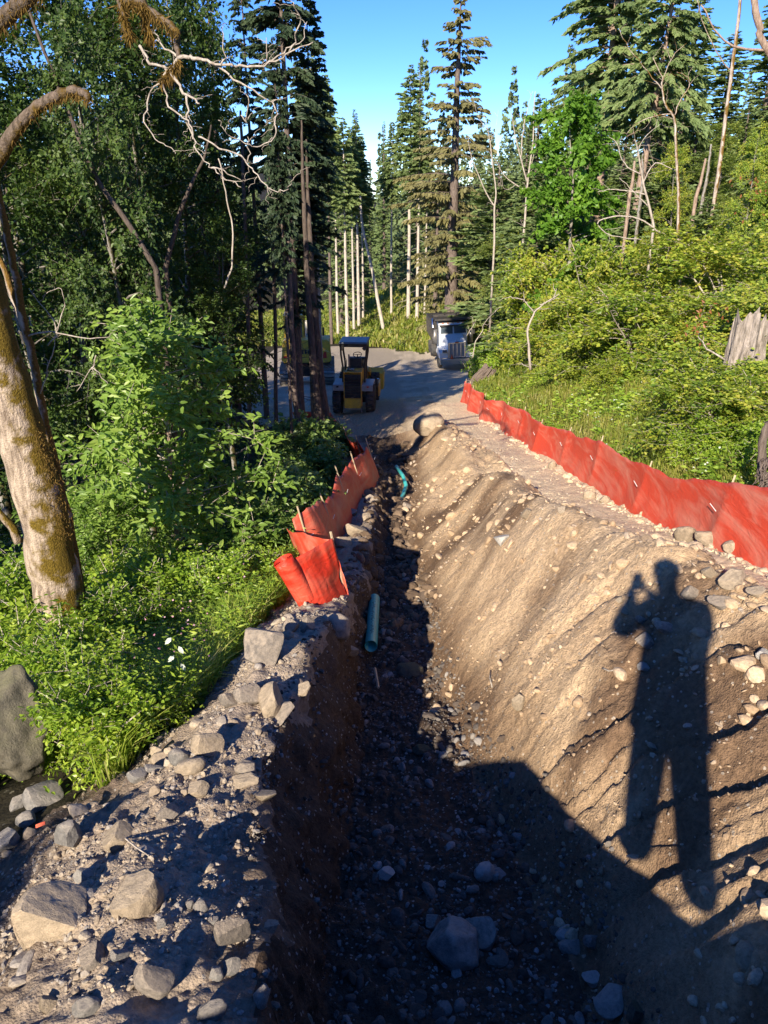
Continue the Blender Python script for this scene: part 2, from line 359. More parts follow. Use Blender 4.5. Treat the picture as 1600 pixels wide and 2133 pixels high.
# ---------------------------------------------------------------- terrain
# nodes per station: far left, left veg, left toe, left crest, wall top, floor L, floor R, mid slope, berm crest, berm foot, fence, bank, bank2, slope, far right
ST = {
 -40: [(-90,-8),(-12,-1.6),(-3.5,-1.2),(-1.8,-1.2),(-.8,-1.2),(-.3,-1.2),(.6,-1.2),(1.2,-1.2),(2.4,-1.2),(3.0,-1.2),(3.6,-1.2),(4.6,-1.0),(7,.2),(14,4),(90,30)],
 -2:  [(-90,-22),(-8,-4.2),(-3.4,-2.0),(-2.0,-1.5),(-.9,-1.45),(-.4,-1.45),(.7,-1.45),(1.3,-1.45),(2.4,-1.5),(3.0,-1.5),(3.6,-1.5),(4.6,-1.1),(7,.2),(14,4),(90,30)],
 -.68:  [(-90,-24),(-8,-4.6),(-3.2,-2.0),(-1.6,-1.4),(-.8,-1.15),(-.4,-1.32),(.75,-1.5),(1.2,-1.6),(2.4,-1.75),(3.0,-1.75),(3.5,-1.75),(4.4,-1.3),(6.5,-.1),(14,4),(90,30)],
 -.36:  [(-90,-24),(-8,-4.6),(-3.0,-2.3),(-1.5,-1.6),(-.75,-1.3),(-.35,-1.55),(.2,-1.72),(.6,-1.12),(2.0,-1.05),(2.9,-1.85),(3.4,-1.85),(4.3,-1.35),(6.5,-.15),(14,3.9),(90,30)],
 .3: [(-90,-24),(-8,-4.7),(-2.6,-2.9),(-1.1,-2.35),(-.35,-2.45),(-.2,-3.0),(.9,-3.0),(1.35,-2.4),(2.4,-1.95),(2.8,-1.95),(3.3,-1.95),(4.2,-1.4),(6.4,-.2),(14,3.8),(90,30)],
 1.8: [(-90,-24),(-8,-4.8),(-2.3,-3.15),(-1.0,-2.66),(-.38,-2.7),(-.25,-3.55),(1.0,-3.5),(1.45,-2.75),(2.42,-2.0),(2.75,-2.1),(3.2,-2.1),(4.1,-1.5),(6.3,-.3),(14,3.7),(90,30)],
 2.9: [(-90,-25),(-8,-5.0),(-2.2,-3.4),(-1.25,-2.95),(-.6,-3.05),(-.28,-3.93),(1.05,-3.88),(1.5,-3.0),(2.42,-2.15),(2.72,-2.3),(3.12,-2.3),(4.0,-1.7),(6.3,-.5),(14,3.5),(90,30)],
 3.6: [(-90,-25),(-8,-5.2),(-1.78,-3.38),(-1.05,-3.02),(-.68,-3.14),(-.28,-4.12),(.98,-4.05),(1.45,-3.1),(2.4,-2.22),(2.7,-2.42),(3.1,-2.42),(4.0,-1.8),(6.3,-.7),(14,3.3),(90,30)],
 5.0: [(-90,-26),(-8,-5.8),(-1.45,-3.75),(-.95,-3.27),(-.56,-3.27),(-.24,-4.42),(.74,-4.35),(1.25,-3.4),(2.2,-2.34),(2.62,-2.72),(3.08,-2.72),(4.0,-2.1),(6.3,-1.0),(14,2.8),(90,29)],
 7.0: [(-90,-27),(-8,-6.2),(-1.35,-4.38),(-.8,-4.04),(-.38,-4.04),(-.18,-4.85),(.56,-4.8),(1.08,-3.95),(1.8,-2.9),(2.4,-3.3),(3.05,-3.27),(4.0,-2.7),(6.3,-1.5),(14,2.2),(90,28)],
 9.0: [(-90,-28),(-8,-6.8),(-1.1,-4.85),(-.6,-4.62),(-.25,-4.62),(-.12,-5.15),(.48,-5.12),(.98,-4.4),(1.74,-3.45),(2.3,-3.85),(3.05,-3.8),(4.0,-3.2),(6.3,-2.0),(14,1.6),(90,27)],
 12.: [(-90,-30),(-8,-7.5),(-1.0,-5.6),(-.5,-5.3),(-.2,-5.3),(0,-5.67),(.42,-5.65),(.9,-4.95),(1.7,-4.08),(2.3,-4.5),(3.05,-4.45),(4.0,-3.9),(6.3,-2.7),(14,1.0),(90,26)],
 16.: [(-90,-32),(-8,-8.2),(-1.1,-6.15),(-.5,-5.9),(-.1,-5.87),(.2,-6.12),(.62,-6.1),(1.0,-5.6),(1.56,-4.82),(2.15,-5.2),(2.98,-5.18),(4.0,-4.6),(6.3,-3.4),(14,.2),(90,25)],
 19.5:[(-90,-33),(-8,-8.8),(-1.6,-6.75),(-.9,-6.5),(-.4,-6.45),(0,-6.6),(.45,-6.55),(.8,-6.15),(1.3,-5.55),(1.9,-5.85),(2.9,-5.8),(4.0,-5.2),(6.3,-4.1),(14,-.5),(90,24)],
 21.5:[(-90,-34),(-8,-9.0),(-2.4,-7.0),(-1.4,-6.75),(-.6,-6.7),(0,-6.65),(.5,-6.6),(.9,-6.5),(1.3,-6.3),(1.8,-6.25),(2.8,-6.15),(4.0,-5.6),(6.3,-4.5),(14,-1),(90,23)],
 26.: [(-90,-36),(-9,-9.2),(-5.5,-7.6),(-3,-7.35),(-1.5,-7.3),(-.5,-7.2),(.5,-7.1),(1,-7.05),(1.6,-7.0),(2.1,-6.95),(2.8,-6.8),(4.2,-6.4),(6.8,-5.4),(14,-2),(90,22)],
 36.: [(-90,-38),(-14,-9.8),(-8,-8.9),(-4,-8.7),(-2,-8.7),(-.5,-8.7),(.5,-8.65),(1.2,-8.65),(1.8,-8.6),(2.4,-8.6),(3.4,-8.5),(5.2,-8.0),(8,-7.0),(16,-4),(90,20)],
 50.: [(-90,-40),(-18,-12),(-10,-11.3),(-5,-11.1),(-2,-11.1),(-.5,-11.1),(.5,-11.1),(1.5,-11.1),(3,-11.1),(5.8,-11.1),(6.6,-11.0),(7.6,-10.2),(10,-9.0),(18,-6),(90,18)],
 62.: [(-90,-42),(-18,-13),(-10,-12.4),(-6,-12.2),(-3,-12.2),(-1,-12.2),(.5,-12.2),(1.5,-12.2),(3,-12.1),(4,-11.5),(5,-10.9),(7,-10.2),(10,-9.4),(18,-7),(90,16)],
 75.: [(-90,-42),(-20,-13.6),(-12,-13.4),(-7,-13.1),(-4,-12.8),(-1,-12.3),(.5,-12.0),(1.5,-11.7),(3,-11.2),(5,-10.6),(7,-10.2),(9,-9.8),(12,-9.6),(20,-7),(90,15)],
 92.: [(-90,-40),(-20,-14),(-12,-13.8),(-7,-13.0),(-4,-12.4),(-1,-11.8),(.5,-11.3),(1.5,-10.9),(3,-10.4),(5,-9.9),(7,-9.7),(9,-9.5),(12,-9.6),(20,-7),(90,14)],
 150.:[(-90,-30),(-30,-20),(-20,-20),(-12,-20),(-8,-20),(-4,-20),(0,-20),(4,-20),(8,-19),(12,-18),(16,-17),(20,-16),(26,-14),(40,-10),(120,10)],
 260.:[(-160,6),(-60,-12),(-40,-19),(-20,-19),(-10,-19),(-4,-19),(0,-19),(6,-19),(12,-18),(20,-17),(26,-16),(34,-14),(46,-12),(60,-8),(160,10)],
 700.:[(-400,40),(-120,14),(-60,4),(-40,-10),(-20,-10),(-8,-10),(0,-10),(8,-10),(16,-10),(26,-10),(40,-8),(60,-6),(90,0),(140,10),(400,60)],
}
SY = np.array(sorted(ST)); SX = np.array([[p[0] for p in ST[y]] for y in sorted(ST)], float); SZ = np.array([[p[1] for p in ST[y]] for y in sorted(ST)], float)
def lines(y):
    y = np.atleast_1d(y); n = SX.shape[1]
    return np.stack([np.interp(y, SY, SX[:, k]) for k in range(n)], 1), np.stack([np.interp(y, SY, SZ[:, k]) for k in range(n)], 1)
ys = np.concatenate([np.linspace(-40, -3, 14), np.linspace(-2.8, 1.6, 90), np.exp(np.arange(math.log(1.62), math.log(27), .0066)), np.exp(np.arange(math.log(27.2), math.log(700), .024))])
xs = np.concatenate([-np.exp(np.arange(math.log(400), math.log(2.6), -.07)), np.arange(-2.55, 3.3, .0165), np.exp(np.arange(math.log(3.32), math.log(400), .05))])
Lx, Lz = lines(ys)
GX, GY = np.meshgrid(xs, ys)
wx = .10*fbm(GX*.9, GY*.9, s=3, o=3)*ss(GY, .6, 2)*(1-ss(GY, 24, 40))      # wobble of the lines
GZ = np.stack([np.interp(xs+wx[i], Lx[i], Lz[i]) for i in range(len(ys))])
# soften corners across x with a small filter in the dense zone
K = np.array([1, 2, 3, 2, 1.]); K /= K.sum()
dz = (xs > -2.5) & (xs < 3.2); i0, i1 = np.where(dz)[0][[0, -1]]
T = GZ[:, i0-2:i1+3]; GZ[:, i0:i1+1] = sum(K[k]*T[:, k:k+(i1-i0+1)] for k in range(5))
kb = np.hanning(41); kb /= kb.sum()
nx_ = GZ.shape[1]; pad = np.pad(GZ, ((0, 0), (20, 20)), "edge"); sm = sum(kb[k]*pad[:, k:k+nx_] for k in range(41))
def rel(k): return GX-(Lx[:, k][:, None]-wx)
bw = ss(rel(6), .15, .4)*(1-ss(rel(9), -.1, .1))*(xs > -2.2)*(xs < 3.0)
GZ = GZ*(1-bw)+sm*bw
kc = -.12*ss(GY, 5, 7)+.34*fbm(GX*.6+3, GY*.38, s=17, o=2)+.06*fbm(GX*2.6, GY*2.2, s=18, o=2)
GZ += kc*ss(rel(7), -.35, .25)*(1-ss(rel(9), -.45, .0))*ss(GY, 4.8, 8)*(1-ss(GY, 19, 21))+.06*fbm(GX*1.2, GY*1.0, s=19)*ss(rel(6), .1, .5)*(1-ss(rel(8), .3, .6))*ss(GY, 1.5, 3)
near = 1-ss(GY, 20, 30)
inn = ss(rel(2), -.3, .1)*(1-ss(rel(9), -.1, .4))*near*ss(GY, .3, 1.2)    # disturbed soil zone
wallL = ss(rel(4), -.12, .05)*(1-ss(rel(5), 0, .12))
bermF = ss(rel(6), -.05, .35)*(1-ss(rel(8), .05, .4))
floorM = ss(rel(5), -.05, .1)*(1-ss(rel(6), -.1, .15))
D = .10*(1-.6*bermF)*fbm(GX*1.6, GY*1.6, s=11)+.045*fbm(GX*6, GY*6, s=12)
cl = np.abs(fbm(GX*11, GY*9, s=14, o=3)); D += .05*(cl-.25)*(1-.6*bermF)+.012*fbm(GX*40, GY*36, s=15, o=2)
GZ += D*inn*(1-.4*bermF)
# slumped shelves and cracks in the berm face: a warped saw tooth that breaks up by masks
u = (GX*.30+GY*.95)+.30*fbm(GX*1.5, GY*1.5, s=21, o=3)+.05*fbm(GX*8, GY*8, s=22)
for fr, am, sd, th in ((2.3, .12, 31, -.05), (4.9, .055, 33, -.1), (11.3, .02, 35, -.1)):
    ph = (u*fr) % 1.0; cell = np.floor(u*fr)
    mk = ss(fbm(GX*.9+cell*3.7, GY*.9+cell*1.3, s=sd, o=3), th-.1, th+.15)
    GZ += bermF*mk*near*am*(ss(ph, 0, .9)-ss(ph, .93, .995)*1.0)*ss(GY, 1.2, 2.2)*(1-.93*ss(GY, 4.2, 6.8))
    GZ -= bermF*mk*near*am*.5*(1-.93*ss(GY, 4.2, 6.8))
GZ += (.03*fbm(GX*3, GY*3, s=41)+.01*fbm(GX*14, GY*12, s=42))*ss(rel(9), 0, .3)*(1-ss(rel(10), .2, .6))*near*(1-inn)
out = 1-inn
GZ += out*(.12*fbm(GX*.6, GY*.6, s=51)+.25*fbm(GX*.12, GY*.12, s=52)*ss(GY, 26, 60))*(ss(rel(11), -.4, .6)+1-ss(rel(2), -.8, 0))
# wheel ruts on the yard
GZ += .04*fbm(GX*1.5, GY*.35, s=61)*ss(GY, 20, 26)*(1-ss(GY, 50, 70))
GXd = GX+((wallL*.13+bermF*.02)*fbm(GX*4, GY*4, GZ*4, s=71, o=4)+wallL*.05*np.abs(fbm(GX*3, GY*12, GZ*12, s=73, o=2)))*inn
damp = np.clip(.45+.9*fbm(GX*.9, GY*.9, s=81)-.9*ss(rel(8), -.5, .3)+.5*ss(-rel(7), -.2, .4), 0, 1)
streak = fbm((GX+GY)*.4, (GY-GX)*1.5, s=85); blot = fbm(GX*1.1, GY*1.1, s=86)
bf = ss(rel(6), .1, .4)*(1-ss(rel(8), .2, .5)); damp = damp*(1-bf)+bf*np.clip(.27+1.5*streak+1.5*blot, 0, 1)
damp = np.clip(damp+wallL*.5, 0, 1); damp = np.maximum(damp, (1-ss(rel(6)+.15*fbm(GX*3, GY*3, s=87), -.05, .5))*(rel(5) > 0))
damp = np.where(rel(8) > .2, np.clip(fbm(GX*.8, GY*.5, s=83)*1.3-.1, 0, 1)*.5*(1-.8*ss(rel(9), -.2, .1)), damp)
ridge = 1-ss(np.abs(rel(3)), .2, .7); damp = np.clip(damp-.8*ridge, 0, 1)
ny, nx = GX.shape
idx = np.arange(ny*nx).reshape(ny, nx)
quads = np.stack([idx[:-1, :-1], idx[:-1, 1:], idx[1:, 1:], idx[1:, :-1]], -1).reshape(-1, 4)
mid = lambda A: ((A[:-1, :-1]+A[1:, 1:])/2)
wob = mid(fbm(GX*2.5, GY*2.5, s=91)*.18)
r2, r4, r6, r9, r10 = [mid(rel(k))+wob for k in (2, 4, 6, 9, 10)]; my = mid(GY)
cls = np.zeros(my.shape, int)                                   # 0 ground
dist = (my > -1.0) & (my < 21.3)
cls[(r2 > -.1) & (r9 < 0) & dist] = 2                            # bank
cls[(r4 > 0) & (r6 < -.1) & (my > .7) & (my < 21.3)] = 1         # trench
cls[(r6 >= -.1) & (r9 < 0) & dist & (my > .5)] = 3               # berm
cls[(r9 >= 0) & (r10 < .25) & dist & (my > -1.0)] = 4            # road
cls[(my > -40) & (my <= -1.0) & (np.abs(mid(GX)) < 3.2)] = 4
yard_l = np.interp(my.ravel(), [21, 24, 30, 40, 55, 60, 66], [-1.8, -3.5, -7, -8.5, -9, -9, -8.5]).reshape(my.shape)
yard_r = np.interp(my.ravel(), [21, 26, 36, 45, 52, 57, 61, 66], [3.0, 3.1, 3.9, 6.4, 6.8, 4.4, 2.2, -4]).reshape(my.shape)
yd = (my >= 21.3) & (my < 65) & (mid(GX)+wob*3*my/30 > yard_l) & (mid(GX)+wob*3*my/30 < yard_r)
cls[yd] = 5; cls[yd & (my < 29+wob*20)] = 4
names = ['ground', 'trench', 'gravel_bank', 'spoil_heap', 'dirt_road', 'gravel_yard']; mats = ['ground', 'trench', 'bank', 'berm', 'road', 'gravel']
Vall = np.stack([GXd, GY, GZ], -1).reshape(-1, 3)
for k in range(6):
    q = quads[cls.ravel() == k]; uq, inv = np.unique(q, return_inverse=True)
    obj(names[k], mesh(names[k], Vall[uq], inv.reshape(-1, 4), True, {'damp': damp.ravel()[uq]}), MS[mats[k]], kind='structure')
def Hh(x, y):
    x = np.asarray(x, float); y = np.asarray(y, float)
    i = np.clip(np.searchsorted(ys, y)-1, 0, ny-2); j = np.clip(np.searchsorted(xs, x)-1, 0, nx-2)
    fy = np.clip((y-ys[i])/(ys[i+1]-ys[i]), 0, 1); fx = np.clip((x-xs[j])/(xs[j+1]-xs[j]), 0, 1)
    return (GZ[i, j]*(1-fx)+GZ[i, j+1]*fx)*(1-fy)+(GZ[i+1, j]*(1-fx)+GZ[i+1, j+1]*fx)*fy
def hit(px, py, y0=1.0, y1=120):
    """first terrain point on the photo ray"""
    Y = np.exp(np.linspace(math.log(y0), math.log(y1), 2500))
    P = np.array([W(px, py, 1.0)]) * Y[:, None]
    z = Hh(P[:, 0], P[:, 1]); b = np.where(P[:, 2] < z)[0]
    k = b[0] if len(b) else len(Y)-1
    p = P[k].copy(); return p
def lay(px, py):   # ground point and photo scale (metres per photo pixel)
    p = hit(px, py); d = p[1]*CP-p[2]*SP; return p, d/F
def slope_n(x, y, e=.05):
    n = np.array([-(Hh(x+e, y)-Hh(x-e, y))/(2*e), -(Hh(x, y+e)-Hh(x, y-e))/(2*e), 1.0]); return n/np.linalg.norm(n)

# ---------------------------------------------------------------- rocks
def ico(sub):
    t = (1+5**.5)/2
    V = [(-1,t,0),(1,t,0),(-1,-t,0),(1,-t,0),(0,-1,t),(0,1,t),(0,-1,-t),(0,1,-t),(t,0,-1),(t,0,1),(-t,0,-1),(-t,0,1)]
    V = [np.array(v)/np.linalg.norm(v) for v in V]
    Fc = [(0,11,5),(0,5,1),(0,1,7),(0,7,10),(0,10,11),(1,5,9),(5,11,4),(11,10,2),(10,7,6),(7,1,8),(3,9,4),(3,4,2),(3,2,6),(3,6,8),(3,8,9),(4,9,5),(2,4,11),(6,2,10),(8,6,7),(9,8,1)]
    for _ in range(sub):
        c = {}; nf = []
        def mp(a, b):
            k = (min(a, b), max(a, b))
            if k not in c: m = V[a]+V[b]; V.append(m/np.linalg.norm(m)); c[k] = len(V)-1
            return c[k]
        for a, b, d in Fc:
            x, y, z = mp(a, b), mp(b, d), mp(d, a); nf += [(a,x,z),(b,y,x),(d,z,y),(x,y,z)]
        Fc = nf
    return np.array(V), np.array(Fc)
ICO = {k: ico(k) for k in range(5)}
def rock_v(seed, sub=2, cuts=9, depth=(.55, .9), sc=(1,1,1), rough=.03):
    V, Fc = ICO[sub]; V = V.copy(); rg = np.random.default_rng(seed)
    for _ in range(cuts):
        n = rg.normal(size=3); n /= np.linalg.norm(n); d = rg.uniform(*depth)
        e = V@n-d; V -= np.where(e > 0, e, 0)[:, None]*n*.92
    if rough: V *= (1+rough*fbm(V[:, 0]*2.5+seed, V[:, 1]*2.5, V[:, 2]*2.5+9.3, o=4, s=seed % 50)*2)[:, None]
    return V*np.array(sc), Fc
def rock_mesh(name, seed, sub=3, smooth=False, **kw):
    V, Fc = rock_v(seed, sub, **kw); return mesh(name, V, Fc, smooth)
ROUND = [rock_mesh('rock_mesh', 100+i, 3, True, cuts=14, depth=(.72, .95), rough=.05) for i in range(4)]
ANG = [rock_mesh('rock_mesh', 200+i, 3, False, cuts=8, depth=(.35, .8), rough=.02) for i in range(7)]
def place_rock(px, py, wpx, hpx=None, me=None, mat='rock', label='', group=None, depth=1.0, rot=None, name='rock', sink=.45, p=None):
    """rock centred at the pixel, wpx wide and hpx high in the photo"""
    hpx = hpx or wpx*.7
    if p is None:
        p, s = lay(px, py+hpx*.35)
    else: s = (p[1]*CP-p[2]*SP)/F
    rg = random.Random(int(px*13+py))
    o = obj(name, (me or rg.choice(ANG)).copy() if False else (me or rg.choice(ANG)))
    rx, rz_, ry = wpx*s/2*1.12, hpx*s/2*1.12, (wpx+hpx)/2*s/2*depth
    o.scale = (rx, ry, rz_); r = rot or (rg.uniform(-.35, .35), rg.uniform(-.3, .3), rg.uniform(-.4, .4)); o.rotation_euler = r
    o.location = (p[0], p[1]+ry*.3, Hh(p[0], p[1]+ry*.3)+rz_*(1-sink*1.4))
    o.material_slots
    if len(o.data.materials) == 0: o.data.materials.append(MS['rock'])
    o.material_slots[0].link = 'OBJECT'; o.material_slots[0].material = MS[mat]
    o['label'] = label; o['category'] = 'boulder' if name == 'boulder' else 'rock'
    if group: o['group'] = group
    return o
R = place_rock
R(950, 1962, 112, 100, ROUND[0], 'rock_grey', 'rounded grey boulder lying in the bottom of the trench', name='boulder')
R(1003, 1925, 66, 96, ANG[1], 'rock_grey', 'upright split grey rock leaning on the round boulder in the trench', name='boulder')
R(1008, 1815, 42, 40, ROUND[1], 'rock_pale', 'white curved stone on the trench floor beyond the round boulder')
R(803, 1818, 38, 30, ANG[2], 'rock_pale', 'pale blocky stone on the left side of the trench floor')
R(900, 1915, 38, 36, ANG[3], 'rock_grey', 'grey faceted stone just behind the round boulder in the trench')
R(1175, 1945, 50, 24, ANG[4], 'rock_pale', 'flat pale stone above two grey ones, right of the round boulder')
R(1190, 1968, 52, 36, ANG[5], 'rock_grey', 'grey stone under the flat pale one, right of the round boulder')
R(1235, 1960, 36, 34, ANG[6], 'rock_grey', 'grey cube-like stone right of the flat pale stone in the trench')
R(1285, 2080, 88, 66, ANG[0], 'rock_grey', 'large grey angular rock at the lower right of the trench', name='boulder')
R(1232, 2035, 36, 46, ANG[1], 'rock_pale', 'upright pale grey stone above the large angular rock at lower right')
R(1325, 2108, 40, 60, ANG[2], 'rock_dark', 'dark stone touching the large angular rock at lower right')
R(858, 1395, 60, 36, ROUND[2], 'rock_dark', 'dark rounded stone on the trench floor below the green pipe end')
R(880, 1560, 40, 24, ROUND[3], 'rock_dark', 'dark flat stone half buried in the middle of the trench')
R(873, 1441, 14, 12, ROUND[0], 'rock_pale', 'small bright white pebble on the trench floor')
# left bank
R(102, 1905, 215, 150, rock_mesh('rock_mesh', 301, 4, False, cuts=7, depth=(.3, .7), rough=.04), 'rock_tan', 'biggest pale slab of rock lying in sun on the near left bank', depth=.9, rot=(.25, -.35, .1), name='boulder', sink=.55)
R(280, 1850, 105, 125, rock_mesh('rock_mesh', 302, 4, False, cuts=7, depth=(.3, .75), rough=.04), 'rock_tan', 'buried tan slab between the biggest pale slab and the trench edge', rot=(.3, .1, .3), name='boulder', sink=.5)
R(240, 1742, 72, 64, ANG[3], 'rock_tan', 'sunlit blocky tan rock with a twig beside it on the left bank', name='boulder')
R(485, 1945, 66, 92, ANG[4], 'rock', 'upright brown angular rock standing near the trench edge at lower left', name='boulder', sink=.15)
R(322, 2042, 78, 78, ANG[5], 'rock', 'half shaded pyramid shaped rock low on the left bank', name='boulder', sink=.2)
R(432, 1545, 64, 66, ANG[6], 'rock_tan', 'sunlit upright block at the crest where the gravel meets the grass', name='boulder')
R(395, 1598, 60, 34, ROUND[1], 'rock_tan', 'sunlit oblong rock below the upright block on the gravel crest')
R(562, 1462, 92, 62, rock_mesh('rock_mesh', 303, 4, False, cuts=9, depth=(.4, .8), rough=.03), 'rock_tan', 'long sunlit slab sloping along the trench edge', rot=(.2, -.5, .5), name='boulder')
R(585, 1487, 90, 34, ANG[0], 'rock', 'long grey slab lying in shade against the sunlit slab', rot=(0, -.4, .5), name='boulder')
R(632, 1437, 40, 42, ANG[1], 'rock_tan', 'small sunlit block at the upper end of the long slab')
R(552, 1345, 110, 80, rock_mesh('rock_mesh', 304, 4, False, cuts=9, depth=(.45, .85), rough=.03), 'rock', 'large pale boulder at the edge of the grass left of the orange roll', name='boulder', sink=.25)
R(606, 1300, 34, 34, ANG[2], 'rock', 'grey rock between the large pale boulder and the orange roll')
R(636, 1300, 42, 38, ANG[3], 'rock', 'grey rock at the foot of the orange roll')
R(700, 1300, 70, 48, ROUND[2], 'rock', 'rounded grey rock holding down the base of the orange roll', name='boulder')
R(722, 1352, 50, 34, ANG[4], 'rock_tan', 'brown angular clod at the trench lip beside the green pipe')
R(480, 1452, 46, 44, ANG[5], 'rock', 'brown grey rock at the edge of the grass above the long slab')
R(515, 1440, 54, 50, ANG[6], 'rock', 'brown grey rock next to the long slab on its grassy side')
R(510, 1600, 52, 26, ROUND[0], 'rock', 'flat oval rock on the lit gravel crest')
R(515, 1625, 70, 32, ANG[0], 'rock_tan', 'flat tan slab jutting over the trench edge')
R(548, 1655, 60, 28, ANG[1], 'rock_tan', 'ragged brown clod overhanging the trench wall')
R(350, 1690, 46, 40, ANG[2], 'rock', 'faceted rock in the middle of the lit gravel patch')
R(410, 1640, 50, 34, ANG[3], 'rock_tan', 'tan faceted rock uphill of the lit gravel patch')
R(320, 1600, 44, 36, ANG[4], 'rock_grey', 'grey rock in shade at the edge of the grass')
R(285, 1612, 36, 44, ANG[5], 'rock_grey', 'grey upright stone in shade beside the grass edge')
R(372, 1575, 42, 40, ROUND[1], 'rock_grey', 'rounded grey stone in shade under the grass')
R(88, 1650, 70, 80, ANG[6], 'rock_grey', 'large flat grey rock beneath the bramble leaves', name='boulder')
R(38, 1668, 34, 50, ANG[0], 'rock_grey', 'narrow upright grey stone near the dark boulder')
R(15, 1745, 60, 75, ANG[1], 'rock_grey', 'blue grey rock at the left edge of the picture', name='boulder')
R(55, 1705, 40, 34, ROUND[2], 'rock_grey', 'rounded grey stone under the narrow upright one')
R(148, 1738, 66, 70, rock_mesh('rock_mesh', 305, 3, False, cuts=9, depth=(.4, .8), rough=.05), 'rock_grey', 'rough grey rock in shade next to the sunlit blocky rock', name='boulder')
R(172, 1820, 38, 34, ANG[2], 'rock_grey', 'small grey stone under the rough shaded rock')
R(185, 1985, 62, 60, ANG[3], 'rock', 'tan grey rock just below the biggest pale slab')
R(250, 1990, 46, 40, ANG[4], 'rock_grey', 'dark grey stone beside the tan grey rock low on the bank')
R(178, 2095, 56, 40, ROUND[3], 'rock_grey', 'rounded grey stone at the bottom left')
R(105, 2090, 46, 38, ANG[5], 'rock_tan', 'sunlit tan stone at the bottom left')
R(545, 2070, 34, 52, ROUND[0], 'rock_grey', 'upright oval cobble near the trench edge at the bottom')
R(440, 2105, 60, 30, ROUND[1], 'rock_grey', 'flat oval cobble at the bottom edge of the left bank')
R(625, 2128, 50, 36, ANG[6], 'rock_tan', 'tan stone catching light at the foot of the left wall')
R(418, 1886, 30, 30, ROUND[2], 'rock_grey', 'largest of the cobbles in the shaded hollow of the left bank')
R(395, 1884, 20, 20, ROUND[3], 'rock_grey', 'pale cobble left of the largest one in the shaded hollow')
R(338, 1924, 26, 26, ANG[0], 'rock_grey', 'grey stone at the left of the shaded hollow')
R(444, 1915, 22, 24, ANG[1], 'rock_grey', 'grey pebble above the upright brown angular rock')
R(554, 1935, 56, 28, ANG[2], 'rock', 'flat pale stone right of the upright brown angular rock')
R(480, 2010, 44, 36, ANG[3], 'rock_grey', 'grey stone at the foot of the upright brown angular rock')
R(450, 2026, 30, 30, ROUND[0], 'rock_grey', 'grey cobble left of the stone under the brown rock')
R(40, 1545, 165, 250, rock_mesh('rock_mesh', 306, 4, True, cuts=16, depth=(.55, .85), rough=.13), 'rock_dark', 'big dark mossy boulder among the weeds at the left edge', name='boulder', sink=-.12, depth=1.0)
# spoil heap
R(893, 858, 60, 46, rock_mesh('rock_mesh', 307, 4, True, cuts=14, depth=(.72, .95), rough=.05), 'rock_tan', 'large round tan boulder on the far end of the spoil heap', name='boulder', sink=.15, p=W(893, 878, 18.9))
for (px, py, a, b, k, mt, lb) in [
    (1428, 1110, 44, 42, 1, 'rock_tan', 'rounded pale boulder pinning the fence bottom, left of the flat ones'),
    (1485, 1122, 66, 28, 2, 'rock_tan', 'flat rounded boulder at the fence bottom in the photographer shadow'),
    (1535, 1140, 52, 30, 3, 'rock_tan', 'flat rounded boulder at the fence bottom nearest the right edge'),
    (1228, 1030, 26, 24, 1, 'rock_tan', 'pale stone on the road edge against the middle of the fence'),
    (1262, 1040, 24, 20, 0, 'rock_tan', 'smaller pale stone next to the one at the middle of the fence'),
    (1150, 968, 16, 22, 2, 'rock_tan', 'pale stone at the fence foot further along the road')]:
    R(px, py, a, b, ROUND[k], mt, lb, name='boulder' if a > 40 else 'rock')
for (px, py, a, b, k, mt, lb) in [
    (1535, 1200, 74, 36, 0, 'rock_tan', 'sunlit flat slab near the top of the spoil heap by the shadow head'),
    (1500, 1258, 52, 34, 1, 'rock', 'brown angular stone under the sunlit flat slab'),
    (1480, 1190, 34, 24, 2, 'rock_tan', 'tan stone at the left of the sunlit flat slab'),
    (1340, 1340, 44, 34, 3, 'rock', 'rock inside the chest of the photographer shadow'),
    (1385, 1310, 50, 40, 4, 'rock', 'larger rock in the chest of the photographer shadow, right one'),
    (1335, 1290, 30, 26, 5, 'rock', 'rock near the shoulder of the photographer shadow'),
    (1340, 1390, 24, 24, 6, 'rock_pale', 'pale stone at the belly of the photographer shadow'),
    (1085, 1460, 34, 44, 0, 'rock_tan', 'pale flat stone stuck in the lower face of the spoil heap'),
    (1045, 1120, 34, 40, 1, 'rock_pale', 'pale slab embedded in the dark part of the heap'),
    (1100, 1068, 30, 24, 2, 'rock_tan', 'tan rock on the crest line of the heap'),
    (1170, 1062, 26, 22, 3, 'rock_tan', 'pale rock at the top edge of the heap beside the road'),
    (1135, 1270, 20, 14, 4, 'rock_tan', 'small stone on the smooth sandy face of the heap'),
    (1360, 1555, 26, 18, 5, 'rock_tan', 'small stone between the legs of the photographer shadow'),
    (1590, 1360, 30, 26, 6, 'rock_pale', 'pale stone on the heap at the right edge of the picture'),
    (1575, 1235, 40, 30, 1, 'rock_tan', 'cracked clod of soil near the fence at the right edge'),
    (1440, 1235, 44, 30, 2, 'rock', 'brown clod beside the head of the photographer shadow'),
    (1290, 1250, 20, 14, 3, 'rock_tan', 'small tan stone left of the photographer shadow'),
    (850, 1055, 26, 20, 4, 'rock', 'brown clod on the heap above the far green pipe'),
    (740, 1100, 46, 40, 5, 'rock_tan', 'pale angular rock between the orange fence and the trench'),
    (715, 1128, 34, 30, 6, 'rock_tan', 'tan rock next to the seam of the orange fence'),
    (762, 1075, 34, 28, 0, 'rock_tan', 'ragged tan clod on the trench lip beyond the pale angular rock'),
    (735, 1065, 22, 26, 1, 'rock_grey', 'blue grey stone under the orange fence'),
    (775, 1040, 30, 22, 2, 'rock', 'brown clod beside the far bend of the orange fence')]:
    R(px, py, a, b, ANG[k], mt, lb)

